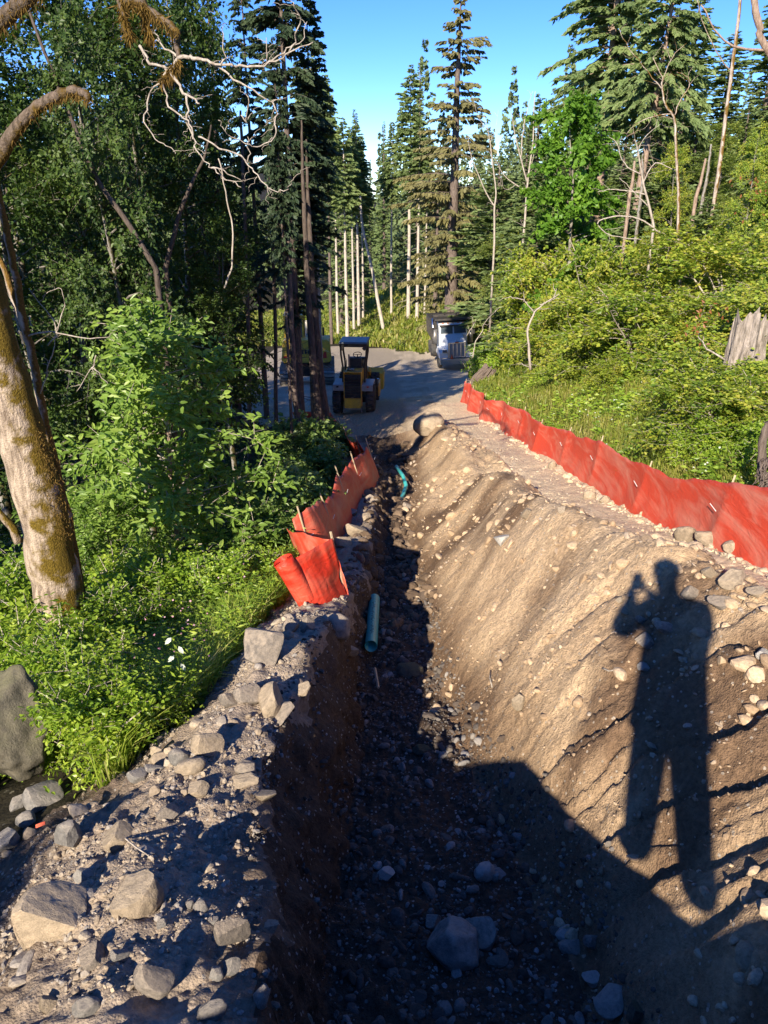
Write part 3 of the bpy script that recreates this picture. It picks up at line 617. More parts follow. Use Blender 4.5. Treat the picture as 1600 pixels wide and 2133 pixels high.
def stones(name, P, R_, mat, sub=0, seed=0, squash=.7, **props):
    """many small stones as one mesh"""
    n = len(P); rg = np.random.default_rng(seed)
    protos = [rock_v(seed+900+i, sub, cuts=5, depth=(.5, .9), rough=0) for i in range(12)]
    Fc = protos[0][1]; m = len(protos[0][0]); PV = np.stack([p[0] for p in protos])
    V = PV[rg.integers(0, 12, n)]
    a = rg.random(n)*6.28; c, s = np.cos(a)[:, None], np.sin(a)[:, None]
    t = rg.normal(0, .5, n); ct, st_ = np.cos(t)[:, None], np.sin(t)[:, None]
    sc = R_[:, None, None]*(1+.35*rg.normal(size=(n, 1, 3))).clip(.5, 1.7)*np.array([1, 1, squash]); V = V*sc
    y, z = V[..., 1]*ct-V[..., 2]*st_, V[..., 1]*st_+V[..., 2]*ct; x = V[..., 0]
    V = np.stack([x*c-y*s, x*s+y*c, z], -1)+P[:, None]
    Fa = (Fc[None]+(np.arange(n)*m)[:, None, None]).reshape(-1, 3)
    return obj(name, mesh(name, V.reshape(-1, 3), Fa, False, {'var': np.repeat(rg.random(n), m)}), mat, kind='stuff', **props)
def gravel_mat(name, cols):
    m, nt = M(name); at = N(nt, 'Attribute', attribute_name='var'); tc = N(nt, 'TexCoord')
    c = ramp(nt, at.outputs[2], [(i/(len(cols)-1), q) for i, q in enumerate(cols)])
    n2 = N(nt, 'TexNoise', {'Vector': (tc, 3), 'Scale': 60.0, 'Detail': 5.0, 'Roughness': .7})
    c = mixc(nt, 1.0, c, ramp(nt, n2, [(.3, (.65,)*3), (.7, (1.2,)*3)]), 'MULTIPLY')
    finish(nt, c, .9, n2, .006, .8, .2); return m
MS['g_bank'] = gravel_mat('bank_gravel', [(.25,.2,.15), (.36,.29,.21), (.31,.28,.25), (.44,.36,.26)])
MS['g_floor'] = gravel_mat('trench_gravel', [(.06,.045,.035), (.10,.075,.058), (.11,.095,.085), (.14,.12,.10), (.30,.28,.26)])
MS['g_berm'] = gravel_mat('heap_gravel', [(.28,.195,.12), (.38,.275,.18), (.44,.335,.23), (.35,.3,.25)])
MS['g_clod'] = gravel_mat('dark_clods', [(.09,.062,.042), (.15,.105,.07), (.22,.16,.11)])
MS['g_clodb'] = gravel_mat('heap_clods', [(.34,.24,.15), (.46,.34,.22), (.54,.41,.28)])
MS['g_road'] = gravel_mat('road_gravel', [(.46,.36,.24), (.52,.41,.28), (.42,.36,.28), (.57,.47,.34)])
def scatter(n, y0, y1, ka, kb, fa=0, fb=1, seed=0, p=1.6, clump=None, cs=3.0):
    """points between two terrain lines, density falling with distance"""
    rg = np.random.default_rng(seed); y = y0*(y1/y0)**(rg.random(n)**p)
    lx, _ = lines(y); f = fa+(fb-fa)*rg.random(n); x = lx[:, ka]*(1-f)+lx[:, kb]*f
    if clump is not None:
        k = fbm(x*cs, y*cs, s=seed+5) > clump; x, y = x[k], y[k]
    return x, y, rg
def strew(name, n, y0, y1, ka, kb, fa, fb, rmin, rmax, mat, seed, sub=0, clump=None, cs=3.0, pw=2.6, p=1.0, label=None):
    x, y, rg = scatter(n, y0, y1, ka, kb, fa, fb, seed, p, clump, cs)
    r = rmin+(rmax-rmin)*rg.random(len(x))**pw*1.0
    r = r*(1+.06*(y-2).clip(0, 15))
    stones(name, np.stack([x, y, Hh(x, y)+r*.12], 1), r, MS[mat], sub, seed, label=label or name, category='gravel')
strew('gravel', 26000, 1.5, 9, 2, 4, -.1, 1.0, .003, .019, 'g_bank', 5, clump=-.05, pw=6)
strew('gravel', 140, 1.5, 9, 2, 4, -.1, .9, .025, .06, 'g_bank', 6, sub=1, clump=-.2, pw=2)
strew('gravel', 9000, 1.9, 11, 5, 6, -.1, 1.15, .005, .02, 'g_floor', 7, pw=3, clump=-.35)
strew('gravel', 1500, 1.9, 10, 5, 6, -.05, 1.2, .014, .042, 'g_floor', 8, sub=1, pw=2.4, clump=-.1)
strew('gravel', 2200, 1.6, 20, 6, 8, 0, 1.0, .005, .018, 'g_berm', 9, pw=3, clump=-.1)
strew('gravel', 700, 3.0, 20, 7, 9, -.3, .9, .010, .034, 'g_berm', 10, sub=1, pw=4, clump=.05, cs=1.5)
strew('gravel', 700, 4.6, 21, 9, 10, 0, 1.0, .005, .02, 'g_road', 12, pw=3, clump=-.05)
strew('gravel', 420, 4.6, 22, 9, 10, .85, 1.05, .01, .035, 'g_road', 13, sub=1, pw=2.5)
strew('gravel', 900, 8, 20, 4, 6, -.4, 1.2, .02, .07, 'g_clod', 15, sub=1, pw=2, clump=-.1)
strew('gravel', 1600, 1.8, 20, 6, 9, -.1, .95, .008, .05, 'g_clodb', 16, sub=1, pw=3.5, clump=-.05, cs=1.2)
strew('gravel', 200, 3.4, 7, 7, 9, .3, .95, .012, .055, 'g_clodb', 17, sub=1, pw=2.2, clump=-.15, cs=1.5)
strew('gravel', 1400, 2.0, 12, 4, 5, -.3, .9, .006, .02, 'g_floor', 14, pw=2.5)
for i, o in enumerate([o for o in C.objects if o.name.startswith('gravel') and o.get('kind') == 'stuff']):
    o['label'] = ['fine gravel over the left bank', 'coarser stones over the left bank', 'fine gravel on the trench floor', 'cobbles on the trench floor', 'fine gravel on the spoil heap face', 'stones along the spoil heap crest', 'fine gravel on the dirt road', 'stones along the foot of the right fence', 'dark clods in the far part of the trench', 'soil clods over the spoil heap', 'broken rocks on the near crest of the heap', 'gravel sticking out of the left trench wall'][i]
#PART2
# ---------------------------------------------------------------- foliage generators
def nrm(v): return v/(np.linalg.norm(v, axis=-1, keepdims=True)+1e-9)
def leaf_arrays(P, Dv, Nv, L, Wd, kind='rhomb', fold=.15):
    """leaf faces from base points, tip directions, rough normals"""
    S = nrm(np.cross(Dv, Nv)); Nn = np.cross(S, Dv); L = L[:, None]; Wd = Wd[:, None]
    if kind == 'rhomb':
        a = P+Dv*L*.45+Nn*Wd*fold
        V = np.stack([P, a+S*Wd*.5, P+Dv*L, a-S*Wd*.5], 1); f = np.array([(0,1,2),(0,2,3)])
    elif kind == 'blade':
        a = P+Dv*L*.55; t = P+Dv*L+np.array([0,0,-1.])*L*.22+Nn*L*.12
        V = np.stack([P-S*Wd*.5, P+S*Wd*.5, a+S*Wd*.42, a-S*Wd*.42, t], 1); f = np.array([(0,1,2),(0,2,3),(3,2,4)])
    else:
        a = P+Dv*L*.28+Nn*Wd*fold; b = P+Dv*L*.66+Nn*Wd*fold*.9; t = P+Dv*L-Nn*L*.08
        V = np.stack([P, a+S*Wd*.46, b+S*Wd*.40, t, b-S*Wd*.40, a-S*Wd*.46], 1); f = np.array([(0,1,2),(0,2,3),(0,3,4),(0,4,5)])
    n, m = len(P), V.shape[1]
    return V.reshape(-1, 3), (f[None]+(np.arange(n)*m)[:, None, None]).reshape(-1, 3), m
def leaf_mesh(name, P, Dv, Nv, L, Wd, var, kind='rhomb', fold=.15):
    V, Fc, m = leaf_arrays(P, nrm(Dv), nrm(Nv), L, Wd, kind, fold)
    return mesh(name, V, Fc, False, {'var': np.repeat(var, m)})
def cvar(P, rg, s=1.0, seed=3): return np.clip(.5+.55*fbm(P[:, 0]*s, P[:, 1]*s, P[:, 2]*s+5, o=2, s=seed)+.22*rg.normal(size=len(P)), 0, 1)

def conifer_data(seed, h=18, crown0=.15, rmax=2.6, nb=300, ntw=26, tw=(.5, .06), droop=.35, lift=.12, hang=.15, taper=1.0, sparse=0.0, dead=0, trunk_r=None, shape=.85, lean=0):
    """trunk mesh, twig wood mesh, needle mesh"""
    rg = np.random.default_rng(seed); tr = trunk_r or h*.011+.03
    zt = np.linspace(0, h, 14); tx = np.cumsum(rg.normal(0, .012*h/14, 14))*.6+lean*zt; ty = np.cumsum(rg.normal(0, .012*h/14, 14))*.6
    tb = MB(); tb.tube(np.stack([tx, ty, zt-.3], 1), tr*(1-zt/h)**.8+.012, 9, wob=.12, seed=seed)
    u = rg.random(nb)**.8; hz = h*(crown0+(1-crown0)*u)*.995
    rel_ = (hz/h-crown0)/(1-crown0)
    BL = rmax*((1-rel_)**shape)*(.25+.75*ss(rel_, -.02, .16))*(.65+.5*rg.random(nb))+.12
    lump = .72+.5*fbm(rel_*7+seed, np.zeros(nb)+seed, o=2, s=seed); BL *= lump
    az = rg.random(nb)*2*np.pi; dh = np.stack([np.cos(az), np.sin(az)], 1)
    O = np.stack([np.interp(hz, zt, tx), np.interp(hz, zt, ty), hz], 1)
    lf = lift+.35*rel_+rg.normal(0, .06, nb); dr = droop*(.7+.6*rg.random(nb))
    def bp(i, t):
        z = BL[i]*(lf[i]*t-dr[i]*t*t); return np.stack([O[i, 0]+dh[i, 0]*BL[i]*t, O[i, 1]+dh[i, 1]*BL[i]*t, O[i, 2]+z], -1)
    wood = MB(); tt = np.linspace(0, 1, 4)
    for i in range(nb):
        if BL[i] > .35: wood.tube(bp(np.full(4, i), tt), np.array([1, .75, .5, .15])*(.006+.009*BL[i]), 3)
    cut = .55 if dead else 0
    for k in range(dead):
        z = h*(.06+crown0*rg.random()*1.1); a = rg.random()*6.28; l = rmax*(.25+.5*rg.random())
        d = np.array([math.cos(a), math.sin(a), 0]); o0 = np.array([np.interp(z, zt, tx), np.interp(z, zt, ty), z])
        pts = [o0+d*l*t+np.array([0, 0, l*(-.1*t-.35*t*t+rg.normal(0, .03))]) for t in tt]
        wood.tube(pts, [.018, .013, .008, .003], 3)
        for q in range(3):
            t = .3+.6*rg.random(); p = o0+d*l*t+np.array([0, 0, l*(-.1*t-.35*t*t)]); e = d*.3+np.array([-d[1], d[0], 0])*(.8*(-1)**q)+np.array([0, 0, -.3])
            wood.tube([p, p+e*l*.3], [.006, .002], 3)
    cnt = np.maximum((ntw*(BL/rmax)**.9).astype(int), 3); I = np.repeat(np.arange(nb), cnt); n = len(I)
    t = rg.random(n)**.75; t = .08+.92*t
    if sparse: k = rg.random(n) > sparse; I, t = I[k], t[k]; n = len(I)
    P = bp(I, t); P2 = bp(I, t+.03); Tn = nrm(P2-P); side = np.where(rg.random(n) < .5, 1, -1.)
    Sd = nrm(np.cross(Tn, np.array([0, 0, 1.])))*side[:, None]
    an = .35+.75*rg.random(n)*(1-.6*t)
    Dv = nrm(Tn*np.cos(an)[:, None]+Sd*np.sin(an)[:, None]+np.array([0, 0, -1.])*(hang*(.6+.8*rg.random(n)))[:, None]+rg.normal(0, .09, (n, 3)))
    Lt = tw[0]*(.55+.7*rg.random(n))*(1-.45*t)*np.clip(BL[I]/rmax+.35, 0, 1.1)
    # each twig is three overlapping sprays
    Ps, Ds, Ls, Ns, Vs = [], [], [], [], []
    Nn = nrm(np.array([0, -.1, .6])+rg.normal(0, .65, (n, 3))); bv = rg.random(nb)
    for q, (f0, ln) in enumerate(((0, .6), (.32, .6), (.15, .5), (.25, .5))):
        dd = Dv.copy()
        if q >= 2: dd = nrm(Dv+(1 if q == 2 else -1)*np.cross(Dv, Nn)*.75+np.array([0, 0, -.25*hang]))
        dd = nrm(dd+rg.normal(0, .1, (n, 3)))
        Ps.append(P+Dv*(Lt*f0)[:, None]); Ds.append(dd); Ls.append(Lt*ln*(1 if q < 2 else .8)); Ns.append(Nn); Vs.append(bv[I]*.5+rg.random(n)*.35+.25*(t))
    P, Dv, L, Nn, vr = map(np.concatenate, (Ps, Ds, Ls, Ns, Vs))
    return tb.data('trunk', True), wood.data('branches'), leaf_mesh('needles', P, Dv, Nn, L, tw[1]*(.7+.6*rg.random(len(L))), np.clip(vr, 0, 1), 'rhomb', .1)
def tree_obj(label, data, mats, loc, rz=0, scale=1, group=None, name='conifer', cat='tree', tilt=(0, 0), pn=('trunk', 'branches', 'foliage')):
    t = empty(name, label, cat, loc, rz, group, scale, tilt)
    for me, mt, n in zip(data, mats, pn):
        if me is not None: obj(n, me, mt, t, **({'kind': 'stuff'} if n != 'trunk' else {}))
    return t

def broad_data(seed, h=9, r=2.5, nlimb=26, ntwig=14, nleaf=26, leaf=(.09, .055), crown0=.2, up=.6, trunk=.1, stems=1, droop=.25, kind='rhomb', spread=.15, twl=.55, env=None, lsc=1.0, shp=.5):
    """trunk, limbs and leaves of a broadleaf tree or shrub"""
    rg = np.random.default_rng(seed); tb = MB(); wd = MB(); TS, TD, TL = [], [], []
    for s in range(stems):
        a = rg.random()*6.28; sp = spread*h*(.4+.8*rg.random()) if stems > 1 else spread*h*.2
        hh = h*(.7+.35*rg.random()) if stems > 1 else h
        zt = np.linspace(0, 1, 8); px_ = math.cos(a)*sp*zt**1.5+np.cumsum(rg.normal(0, .014*h, 8))*zt; py_ = math.sin(a)*sp*zt**1.5+np.cumsum(rg.normal(0, .014*h, 8))*zt
        P = np.stack([px_, py_, zt*hh*(1-.12*zt)], 1); P[0, 2] = -.2; tr = trunk*(1 if stems == 1 else .5+.5*rg.random())
        tb.tube(P, tr*(1-zt)**.8+.006, 8 if stems == 1 else 5, wob=.1, seed=seed+s)
        for k in range(nlimb):
            f = crown0+(1-crown0)*rg.random()**.9; o = np.array([np.interp(f, zt, P[:, c]) for c in range(3)])
            az = rg.random()*6.28; rr = r*((1-f)**shp*.8+.25)*(.5+.6*rg.random())
            if env: rr *= env(az, f)
            d = np.array([math.cos(az), math.sin(az), up*(.5+.8*rg.random())]); d /= np.linalg.norm(d)
            q = np.linspace(0, 1, 5); curve = o+d*rr*q[:, None]+np.array([0, 0, -1.])*(droop*rr*q*q)[:, None]+np.cumsum(rg.normal(0, .03*rr, (5, 3)), 0)*q[:, None]
            wd.tube(curve, (.3*tr*(1-f)+.006)*(1-q*.8), 4)
            for j in range(ntwig):
                t = .2+.8*rg.random()**.7; p = np.array([np.interp(t, q, curve[:, c]) for c in range(3)])
                e = nrm(d*.7+rg.normal(0, .6, 3)+np.array([0, 0, .15])); TS.append(p); TD.append(e); TL.append(twl*(.5+.8*rg.random()))
    TS, TD, TL = np.array(TS), np.array(TD), np.array(TL); nt = len(TS)
    for i in range(0, nt, 2): wd.tube([TS[i], TS[i]+TD[i]*TL[i]*.9+np.array([0, 0, -.12*TL[i]])], [.006, .002], 3)
    u = np.tile((np.arange(nleaf)+.5)/nleaf, nt)+rg.normal(0, .02, nt*nleaf); I = np.repeat(np.arange(nt), nleaf)
    P = TS[I]+TD[I]*(TL[I]*u)[:, None]+np.array([0, 0, -1.])*(.25*TL[I]*u*u)[:, None]+rg.normal(0, .035*lsc, (len(I), 3))
    sd = np.tile(np.where(np.arange(nleaf) % 2, 1, -1.), nt)
    S = nrm(np.cross(TD[I], np.array([0, 0, 1.])+rg.normal(0, .15, (len(I), 3))))
    Dv = nrm(TD[I]*.55+S*sd[:, None]*.9+np.array([0, 0, -.35])+rg.normal(0, .3, (len(I), 3)))
    Nv = nrm(np.array([-.25, -.7, .75])+rg.normal(0, .5, (len(I), 3)))
    L = leaf[0]*(.6+.7*rg.random(len(I))); Wd = leaf[1]*(.7+.5*rg.random(len(I)))
    return tb.data('trunk', True), wd.data('branches'), leaf_mesh('leaves', P, Dv, Nv, L, Wd, cvar(P, rg, 1.6, seed), kind, .14)

def gz(x, y): return float(Hh(x, y))
def at(px, Y, dz=0):
    """ground point under the photo column px at distance Y"""
    x = X(px, Y, -.29*Y if Y > 9 else -.5*Y)
    for _ in range(6): z = gz(x, Y); x = X(px, Y, z)
    return (x, Y, z+dz)
def top_scale(loc, py, h):
    """scale so a thing of height h standing at loc tops out at photo row py"""
    v = (py-1066.5)/F; zt = -loc[1]*(SP+v*CP)/(CP-v*SP)
    return (zt-loc[2])/h

# ---- conifers
CD = {
 'dense': conifer_data(1, 18, .10, 2.7, 480, 44, (.66, .11), .38, .2, .22),
 'dense2': conifer_data(2, 18, .08, 3.0, 480, 44, (.66, .11), .42, .16, .35),
 'spire': conifer_data(3, 20, .03, 2.3, 560, 34, (.6, .13), .35, .25, .2, shape=.9),
 'hem': conifer_data(4, 20, .06, 3.5, 170, 80, (.75, .10), .30, .10, 1.5, shape=.85),
 'high': conifer_data(5, 20, .54, 2.2, 330, 34, (.7, .14), .3, .2, .2, dead=26, trunk_r=.17, shape=.7),
 'high2': conifer_data(6, 22, .58, 2.0, 300, 34, (.7, .14), .35, .15, .2, dead=14, trunk_r=.15, shape=.7),
 'old': conifer_data(8, 20, .52, 3.6, 260, 60, (.8, .12), .45, .1, .5, dead=44, trunk_r=.26),
 'young': conifer_data(9, 7, .02, 1.8, 330, 36, (.42, .075), .3, .35, .12),
}
CD['bough'] = conifer_data(7, 22, .28, 3.3, 210, 100, (.8, .085), .42, .12, .4, dead=20, trunk_r=.2, shape=.6)
FAR = conifer_data(10, 20, .05, 3.2, 130, 10, (1.3, .5), .4, .2, .25)
def con(kind, px, Y, py_top, label, mat='needle_grey', bark='bark_fir', group=None, wd=1.0, tilt=(0, 0), rz=None, loc=None, name='conifer'):
    loc = loc or at(px, Y); h = {'dense': 18, 'dense2': 18, 'spire': 20, 'hem': 20, 'high': 20, 'high2': 22, 'old': 20, 'young': 7, 'bough': 22}[kind]
    s = top_scale(loc, py_top, h); rg = random.Random(int(px*7+Y*3))
    return tree_obj(label, CD[kind], (MS[bark], MS[bark], MS[mat]), (loc[0], loc[1], loc[2]-.1), rz if rz is not None else rg.random()*6.28, (s*wd, s*wd, s), group, name, 'conifer', tilt)

# main dark conifer and the twin trunks below it
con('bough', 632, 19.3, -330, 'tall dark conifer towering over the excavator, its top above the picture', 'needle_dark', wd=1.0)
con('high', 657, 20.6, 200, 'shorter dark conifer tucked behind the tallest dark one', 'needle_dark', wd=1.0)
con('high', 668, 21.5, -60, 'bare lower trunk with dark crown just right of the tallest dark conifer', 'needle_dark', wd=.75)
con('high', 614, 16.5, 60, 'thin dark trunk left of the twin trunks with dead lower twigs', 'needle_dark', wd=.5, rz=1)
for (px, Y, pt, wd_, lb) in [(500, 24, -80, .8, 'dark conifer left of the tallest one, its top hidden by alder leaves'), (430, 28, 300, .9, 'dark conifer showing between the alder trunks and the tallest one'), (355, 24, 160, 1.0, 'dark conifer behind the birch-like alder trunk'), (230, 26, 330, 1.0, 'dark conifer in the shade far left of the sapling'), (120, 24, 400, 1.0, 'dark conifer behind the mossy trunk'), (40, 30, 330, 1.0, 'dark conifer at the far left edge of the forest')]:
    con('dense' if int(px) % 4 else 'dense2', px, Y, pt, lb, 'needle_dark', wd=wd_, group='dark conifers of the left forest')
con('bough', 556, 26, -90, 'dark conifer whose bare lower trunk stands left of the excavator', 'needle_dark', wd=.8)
# pale trunk rows
for i, (px, Y, pt, k, lb) in enumerate([
  (671, 31, 100, 'high', 'pale trunk with many dead side twigs right behind the dark conifers'), (690, 66, 150, 'high2', 'thin dark trunk next to the pale trunk with dead twigs'), (704, 70, 240, 'high2', 'thin trunk third from the left in the row above the loader'),
  (724, 64, 240, 'high', 'brightest pale trunk standing behind the loader canopy'), (738, 72, 260, 'high2', 'dark straight trunk right of the brightest pale trunk'), (757, 78, 300, 'high2', 'thin dark trunk at the right end of the row above the loader'),
  (748, 74, 250, 'high', 'leafy topped trunk whose crown meets the open sky')]):
    con(k, px, Y, pt, lb, 'needle_grey', 'bark_pale' if i != 1 else 'bark_fir', 'trunks in the row above the loader', wd=1.05)
con('high2', 815, 78, 250, 'slim bare trunk left of three at the foot of the grass slope', 'needle_grey', 'bark_pale', 'slim pale trunks on the grass slope', wd=1.0)
con('high', 851, 74, 130, 'slim bare trunk with the pointed crown, second of the slope trunks', 'needle_grey', 'bark_pale', 'slim pale trunks on the grass slope', wd=1.0)
con('high', 868, 72, 240, 'thickest of the slim bare trunks on the grass slope', 'needle_grey', 'bark_pale', 'slim pale trunks on the grass slope', wd=1.1)
con('high2', 884, 72, 260, 'rightmost slim bare trunk on the grass slope', 'needle_grey', 'bark_pale', 'slim pale trunks on the grass slope', wd=.9)
con('hem', 935, 58, -30, 'tall drooping conifer with brownish hanging boughs against the sky', 'needle_olive', wd=1.75, rz=.4)
con('hem', 905, 64, 330, 'low drooping olive conifer beneath the tall one', 'needle_olive', wd=1.3)
con('spire', 868, 80, 118, 'slim grey green spire against the sky left of the drooping conifer')
con('spire', 800, 96, 250, 'small blue green spire at the right of the sky gap')
con('spire', 772, 110, 330, 'short far conifer at the bottom of the sky gap')
con('spire', 745, 82, 225, 'dense grey green conifer at the left of the sky gap', wd=1.3)
con('spire', 712, 76, 300, 'grey green conifer behind the row of trunks', wd=1.2)
for (px, Y, pt, k, wd_, lb) in [
  (1022, 54, 320, 'young', 1.0, 'grey green fir leaning over the dump truck'), (950, 72, 480, 'young', 1.0, 'short grey fir behind the dump truck roof'), (1070, 42, 250, 'spire', 1.0, 'grey green fir right of the truck, behind the bare sapling'), (1090, 50, 190, 'spire', 1.3, 'tall grey fir rising behind the forked bare tree'),
  (1130, 42, 300, 'young', 1.2, 'pointed fir between the forked bare tree and the bright maple'), (1155, 34, 290, 'young', .7, 'small blue grey fir in front of the bright maple'), (1260, 32, 250, 'spire', 1.4, 'bushy fir right of the bright maple'), (1330, 42, 110, 'dense', 1.2, 'tall fir behind the leaning trunk'),
  (1400, 34, 180, 'dense', 1.1, 'fir behind the bare tree with a kinked fork'), (1450, 44, 60, 'dense', 1.3, 'tall fir right of the leaning trunk, top near the picture edge'), (1500, 32, 210, 'spire', 1.5, 'mid sized fir left of the dark hollow on the right'), (1560, 28, 80, 'dense2', 1.2, 'dark fir at the right edge of the picture'),
  (1380, 55, -20, 'dense', 1.3, 'farthest fir on the right slope, cut by the top edge'), (1540, 50, -60, 'dense', 1.3, 'tall fir cut by the top right corner'), (1200, 60, 170, 'spire', 1.5, 'fir in the background behind the reddish trunk'), (1025, 66, 330, 'spire', 1.2, 'far fir filling the gap right of the drooping conifer'), (1280, 26, 420, 'young', 1.0, 'low fir half covered by yellow green shrubs'), (1440, 24, 400, 'young', 1.1, 'low fir above the yellow green shrubs on the right'), (1100, 32, 430, 'young', 1.2, 'low bushy fir above the shrubs near the truck'), (1090, 36, 470, 'young', .9, 'lowest fir right next to the truck bed'), (1350, 28, 320, 'young', 1.3, 'broad fir behind the branching bare tree'), (1210, 38, 330, 'dense2', 1.0, 'dark fir behind the bright maple'), (1600, 36, 160, 'spire', 1.6, 'fir half cut by the right edge')]:
    con(k, px, Y, pt, lb, 'needle_grey', group='firs on the right slope', wd=wd_*1.45)
con('old', 1212, 36, -230, 'old conifer with a bare reddish trunk and wide boughs left at the top', 'needle_grey', 'bark_red', wd=1.35, rz=2.2)
con('old', 1282, 31, -190, 'leaning old conifer with pale dead twigs down its reddish trunk', 'needle_grey', 'bark_red', wd=1.1, tilt=(0, .09), rz=.6)

# leaning bare pole
def polytree(label, cat, segs, mat, name='bare_tree', loc=None, group=None):
    """segs: list of (list of (px,py), Y or (Y0,Y1), r0, r1); first seg is the trunk"""
    base = None; t = None
    for k, (pts, Y, r0, r1) in enumerate(segs):
        Yv = np.linspace(*Y, len(pts)) if hasattr(Y, '__len__') else np.full(len(pts), Y)
        P = np.array([W(p[0], p[1], y) for p, y in zip(pts, Yv)])
        if len(P) > 2:   # smooth
            u = np.linspace(0, len(P)-1, (len(P)-1)*4+1); i = np.clip(u.astype(int), 0, len(P)-2); f = (u-i)[:, None]
            p0, p1, p2, p3 = P[np.maximum(i-1, 0)], P[i], P[i+1], P[np.minimum(i+2, len(P)-1)]
            P = .5*((2*p1)+(-p0+p2)*f+(2*p0-5*p1+4*p2-p3)*f*f+(-p0+3*p1-3*p2+p3)*f**3)
            P[1:-1] += np.random.default_rng(k).normal(0, min(max(r1, .004)*.45, .004+.02*r1) if r0 > .03 else .006+.25*r1, P[1:-1].shape)
        if t is None:
            g0 = gz(P[0][0], P[0][1])
            if cat not in ('branch', 'root') and P[0][2] > g0+.05: P = np.vstack([[P[0][0], P[0][1], g0-.15], P])
            base = P[0].copy(); t = empty(name, label, cat, tuple(base), 0, group)
        mb = MB(); mb.tube(P-base, np.linspace(r0, r1, len(P)), 14 if r0 > .1 else 8 if r0 > .03 else 5, True, wob=.12 if r0 > .03 else .25, seed=k)
        mb.build('trunk' if k == 0 else 'branch', mat, t, True)
    return t
def gy(px, Y): return 1066.5  # unused
polytree('slender bare pole leaning left beside the pale trunk row', 'tree', [([(803, 708), (790, 640), (775, 560), (755, 470), (750, 400)], 70, .17, .08)], MS['bark_pale'], 'leaning_pole')
def twiggy(segs, Y, seed, n=26, l=.5, r=.006):
    """adds fine twigs along drawn branches"""
    rg = np.random.default_rng(seed); extra = []
    for pts, y, r0, r1 in segs:
        for _ in range(max(2, int(n*len(pts)/12))):
            k = rg.integers(0, len(pts)-1); f = rg.random(); a = np.array(pts[k])*(1-f)+np.array(pts[k+1])*f
            d = np.array(pts[k+1], float)-np.array(pts[k]); d /= np.linalg.norm(d)+1e-6; an = rg.choice([-1, 1])*rg.uniform(.4, 1.1)
            e = np.array([d[0]*math.cos(an)-d[1]*math.sin(an), d[0]*math.sin(an)+d[1]*math.cos(an)])*l*rg.uniform(.4, 1)*F/Y/1.0
            yy = y if not hasattr(y, '__len__') else y[0]
            extra.append(([tuple(a), tuple(a+e*.5+rg.normal(0, 3, 2)), tuple(a+e+np.array([0, -e[1]*.2]))], (yy, yy+rg.uniform(-.3, .3)*l), r, r*.4))
    return segs+extra
s1 = [([(1090, 500), (1095, 440), (1100, 370), (1110, 300), (1112, 230), (1115, 190)], 36, .058, .012), ([(1098, 380), (1085, 330), (1075, 290), (1066, 240), (1062, 220)], 36, .034, .008), ([(1100, 400), (1075, 385), (1050, 365), (1030, 330)], 36, .034, .008), ([(1085, 330), (1090, 270), (1098, 230), (1110, 190)], 36, .03, .008), ([(1075, 385), (1055, 395), (1040, 380)], 36, .015, .005), ([(1104, 355), (1116, 300), (1116, 230)], 36, .016, .005)]
polytree('bare pale alder forking like a candelabrum left of the bright maple', 'bare tree', twiggy(s1, 36, 1, 12, .8, .008), MS['dead'])
s2 = [([(1030, 505), (1030, 440), (1033, 400), (1025, 330), (1018, 280), (1008, 240)], 38, .052, .011), ([(1030, 430), (1012, 400), (995, 360), (980, 320), (975, 280)], 38, .034, .008), ([(1020, 300), (1032, 270), (1038, 230)], 38, .014, .005), ([(1015, 270), (995, 240), (985, 200)], 38, .014, .005)]
polytree('thin bare sapling next to the drooping conifer', 'bare tree', twiggy(s2, 38, 2, 12, .8, .008), MS['dead'])
s3 = [([(1418, 590), (1414, 500), (1413, 400), (1408, 300), (1405, 250), (1398, 235)], 19, .045, .022), ([(1400, 236), (1385, 215), (1380, 180), (1378, 160), (1360, 120)], 19, .03, .008), ([(1406, 240), (1420, 205), (1436, 180), (1432, 160), (1410, 150)], 19, .018, .006), ([(1398, 238), (1370, 240), (1330, 255), (1305, 280)], 19, .016, .005), ([(1382, 190), (1350, 150), (1310, 100), (1290, 60)], 19, .014, .005), ([(1380, 170), (1400, 120), (1430, 90)], 19, .012, .004)]
polytree('bare tree with a kinked fork in the upper right', 'bare tree', twiggy(s3, 19, 3, 12, .6, .005), MS['bark_birch'])
s4 = [([(1362, 470), (1345, 400), (1336, 360), (1330, 320), (1322, 290)], 20, .034, .01), ([(1340, 380), (1365, 340), (1395, 350), (1410, 355)], 20, .018, .006), ([(1345, 405), (1310, 398), (1275, 395), (1245, 400)], 20, .02, .006), ([(1335, 365), (1300, 340), (1285, 300), (1268, 285)], 20, .018, .006), ([(1350, 430), (1320, 400), (1290, 370)], 20, .018, .006), ([(1375, 485), (1330, 455), (1280, 450), (1245, 465), (1275, 490), (1340, 500)], 20, .022, .01), ([(1326, 330), (1340, 290), (1380, 255)], 20, .012, .004)]
polytree('many branched dead tree above the yellow shrubs', 'bare tree', twiggy(s4, 20, 4, 14, .6, .005), MS['dead'])
polytree('tall thin pale trunk near the top right corner', 'bare tree', [([(1497, 360), (1510, 260), (1520, 180), (1532, 90), (1542, 0), (1546, -40)], 24, .06, .04), ([(1525, 150), (1500, 120), (1470, 60), (1450, -5)], 24, .02, .01)], MS['bark_birch'])
polytree('brown knotted stem leaning in at the top right corner', 'bare tree', [([(1760, 380), (1600, 105), (1583, 60), (1572, 10), (1568, -40)], 14, .06, .05), ([(1600, 105), (1540, 100), (1500, 75), (1460, 10)], 14, .025, .01)], MS['bark_red'])
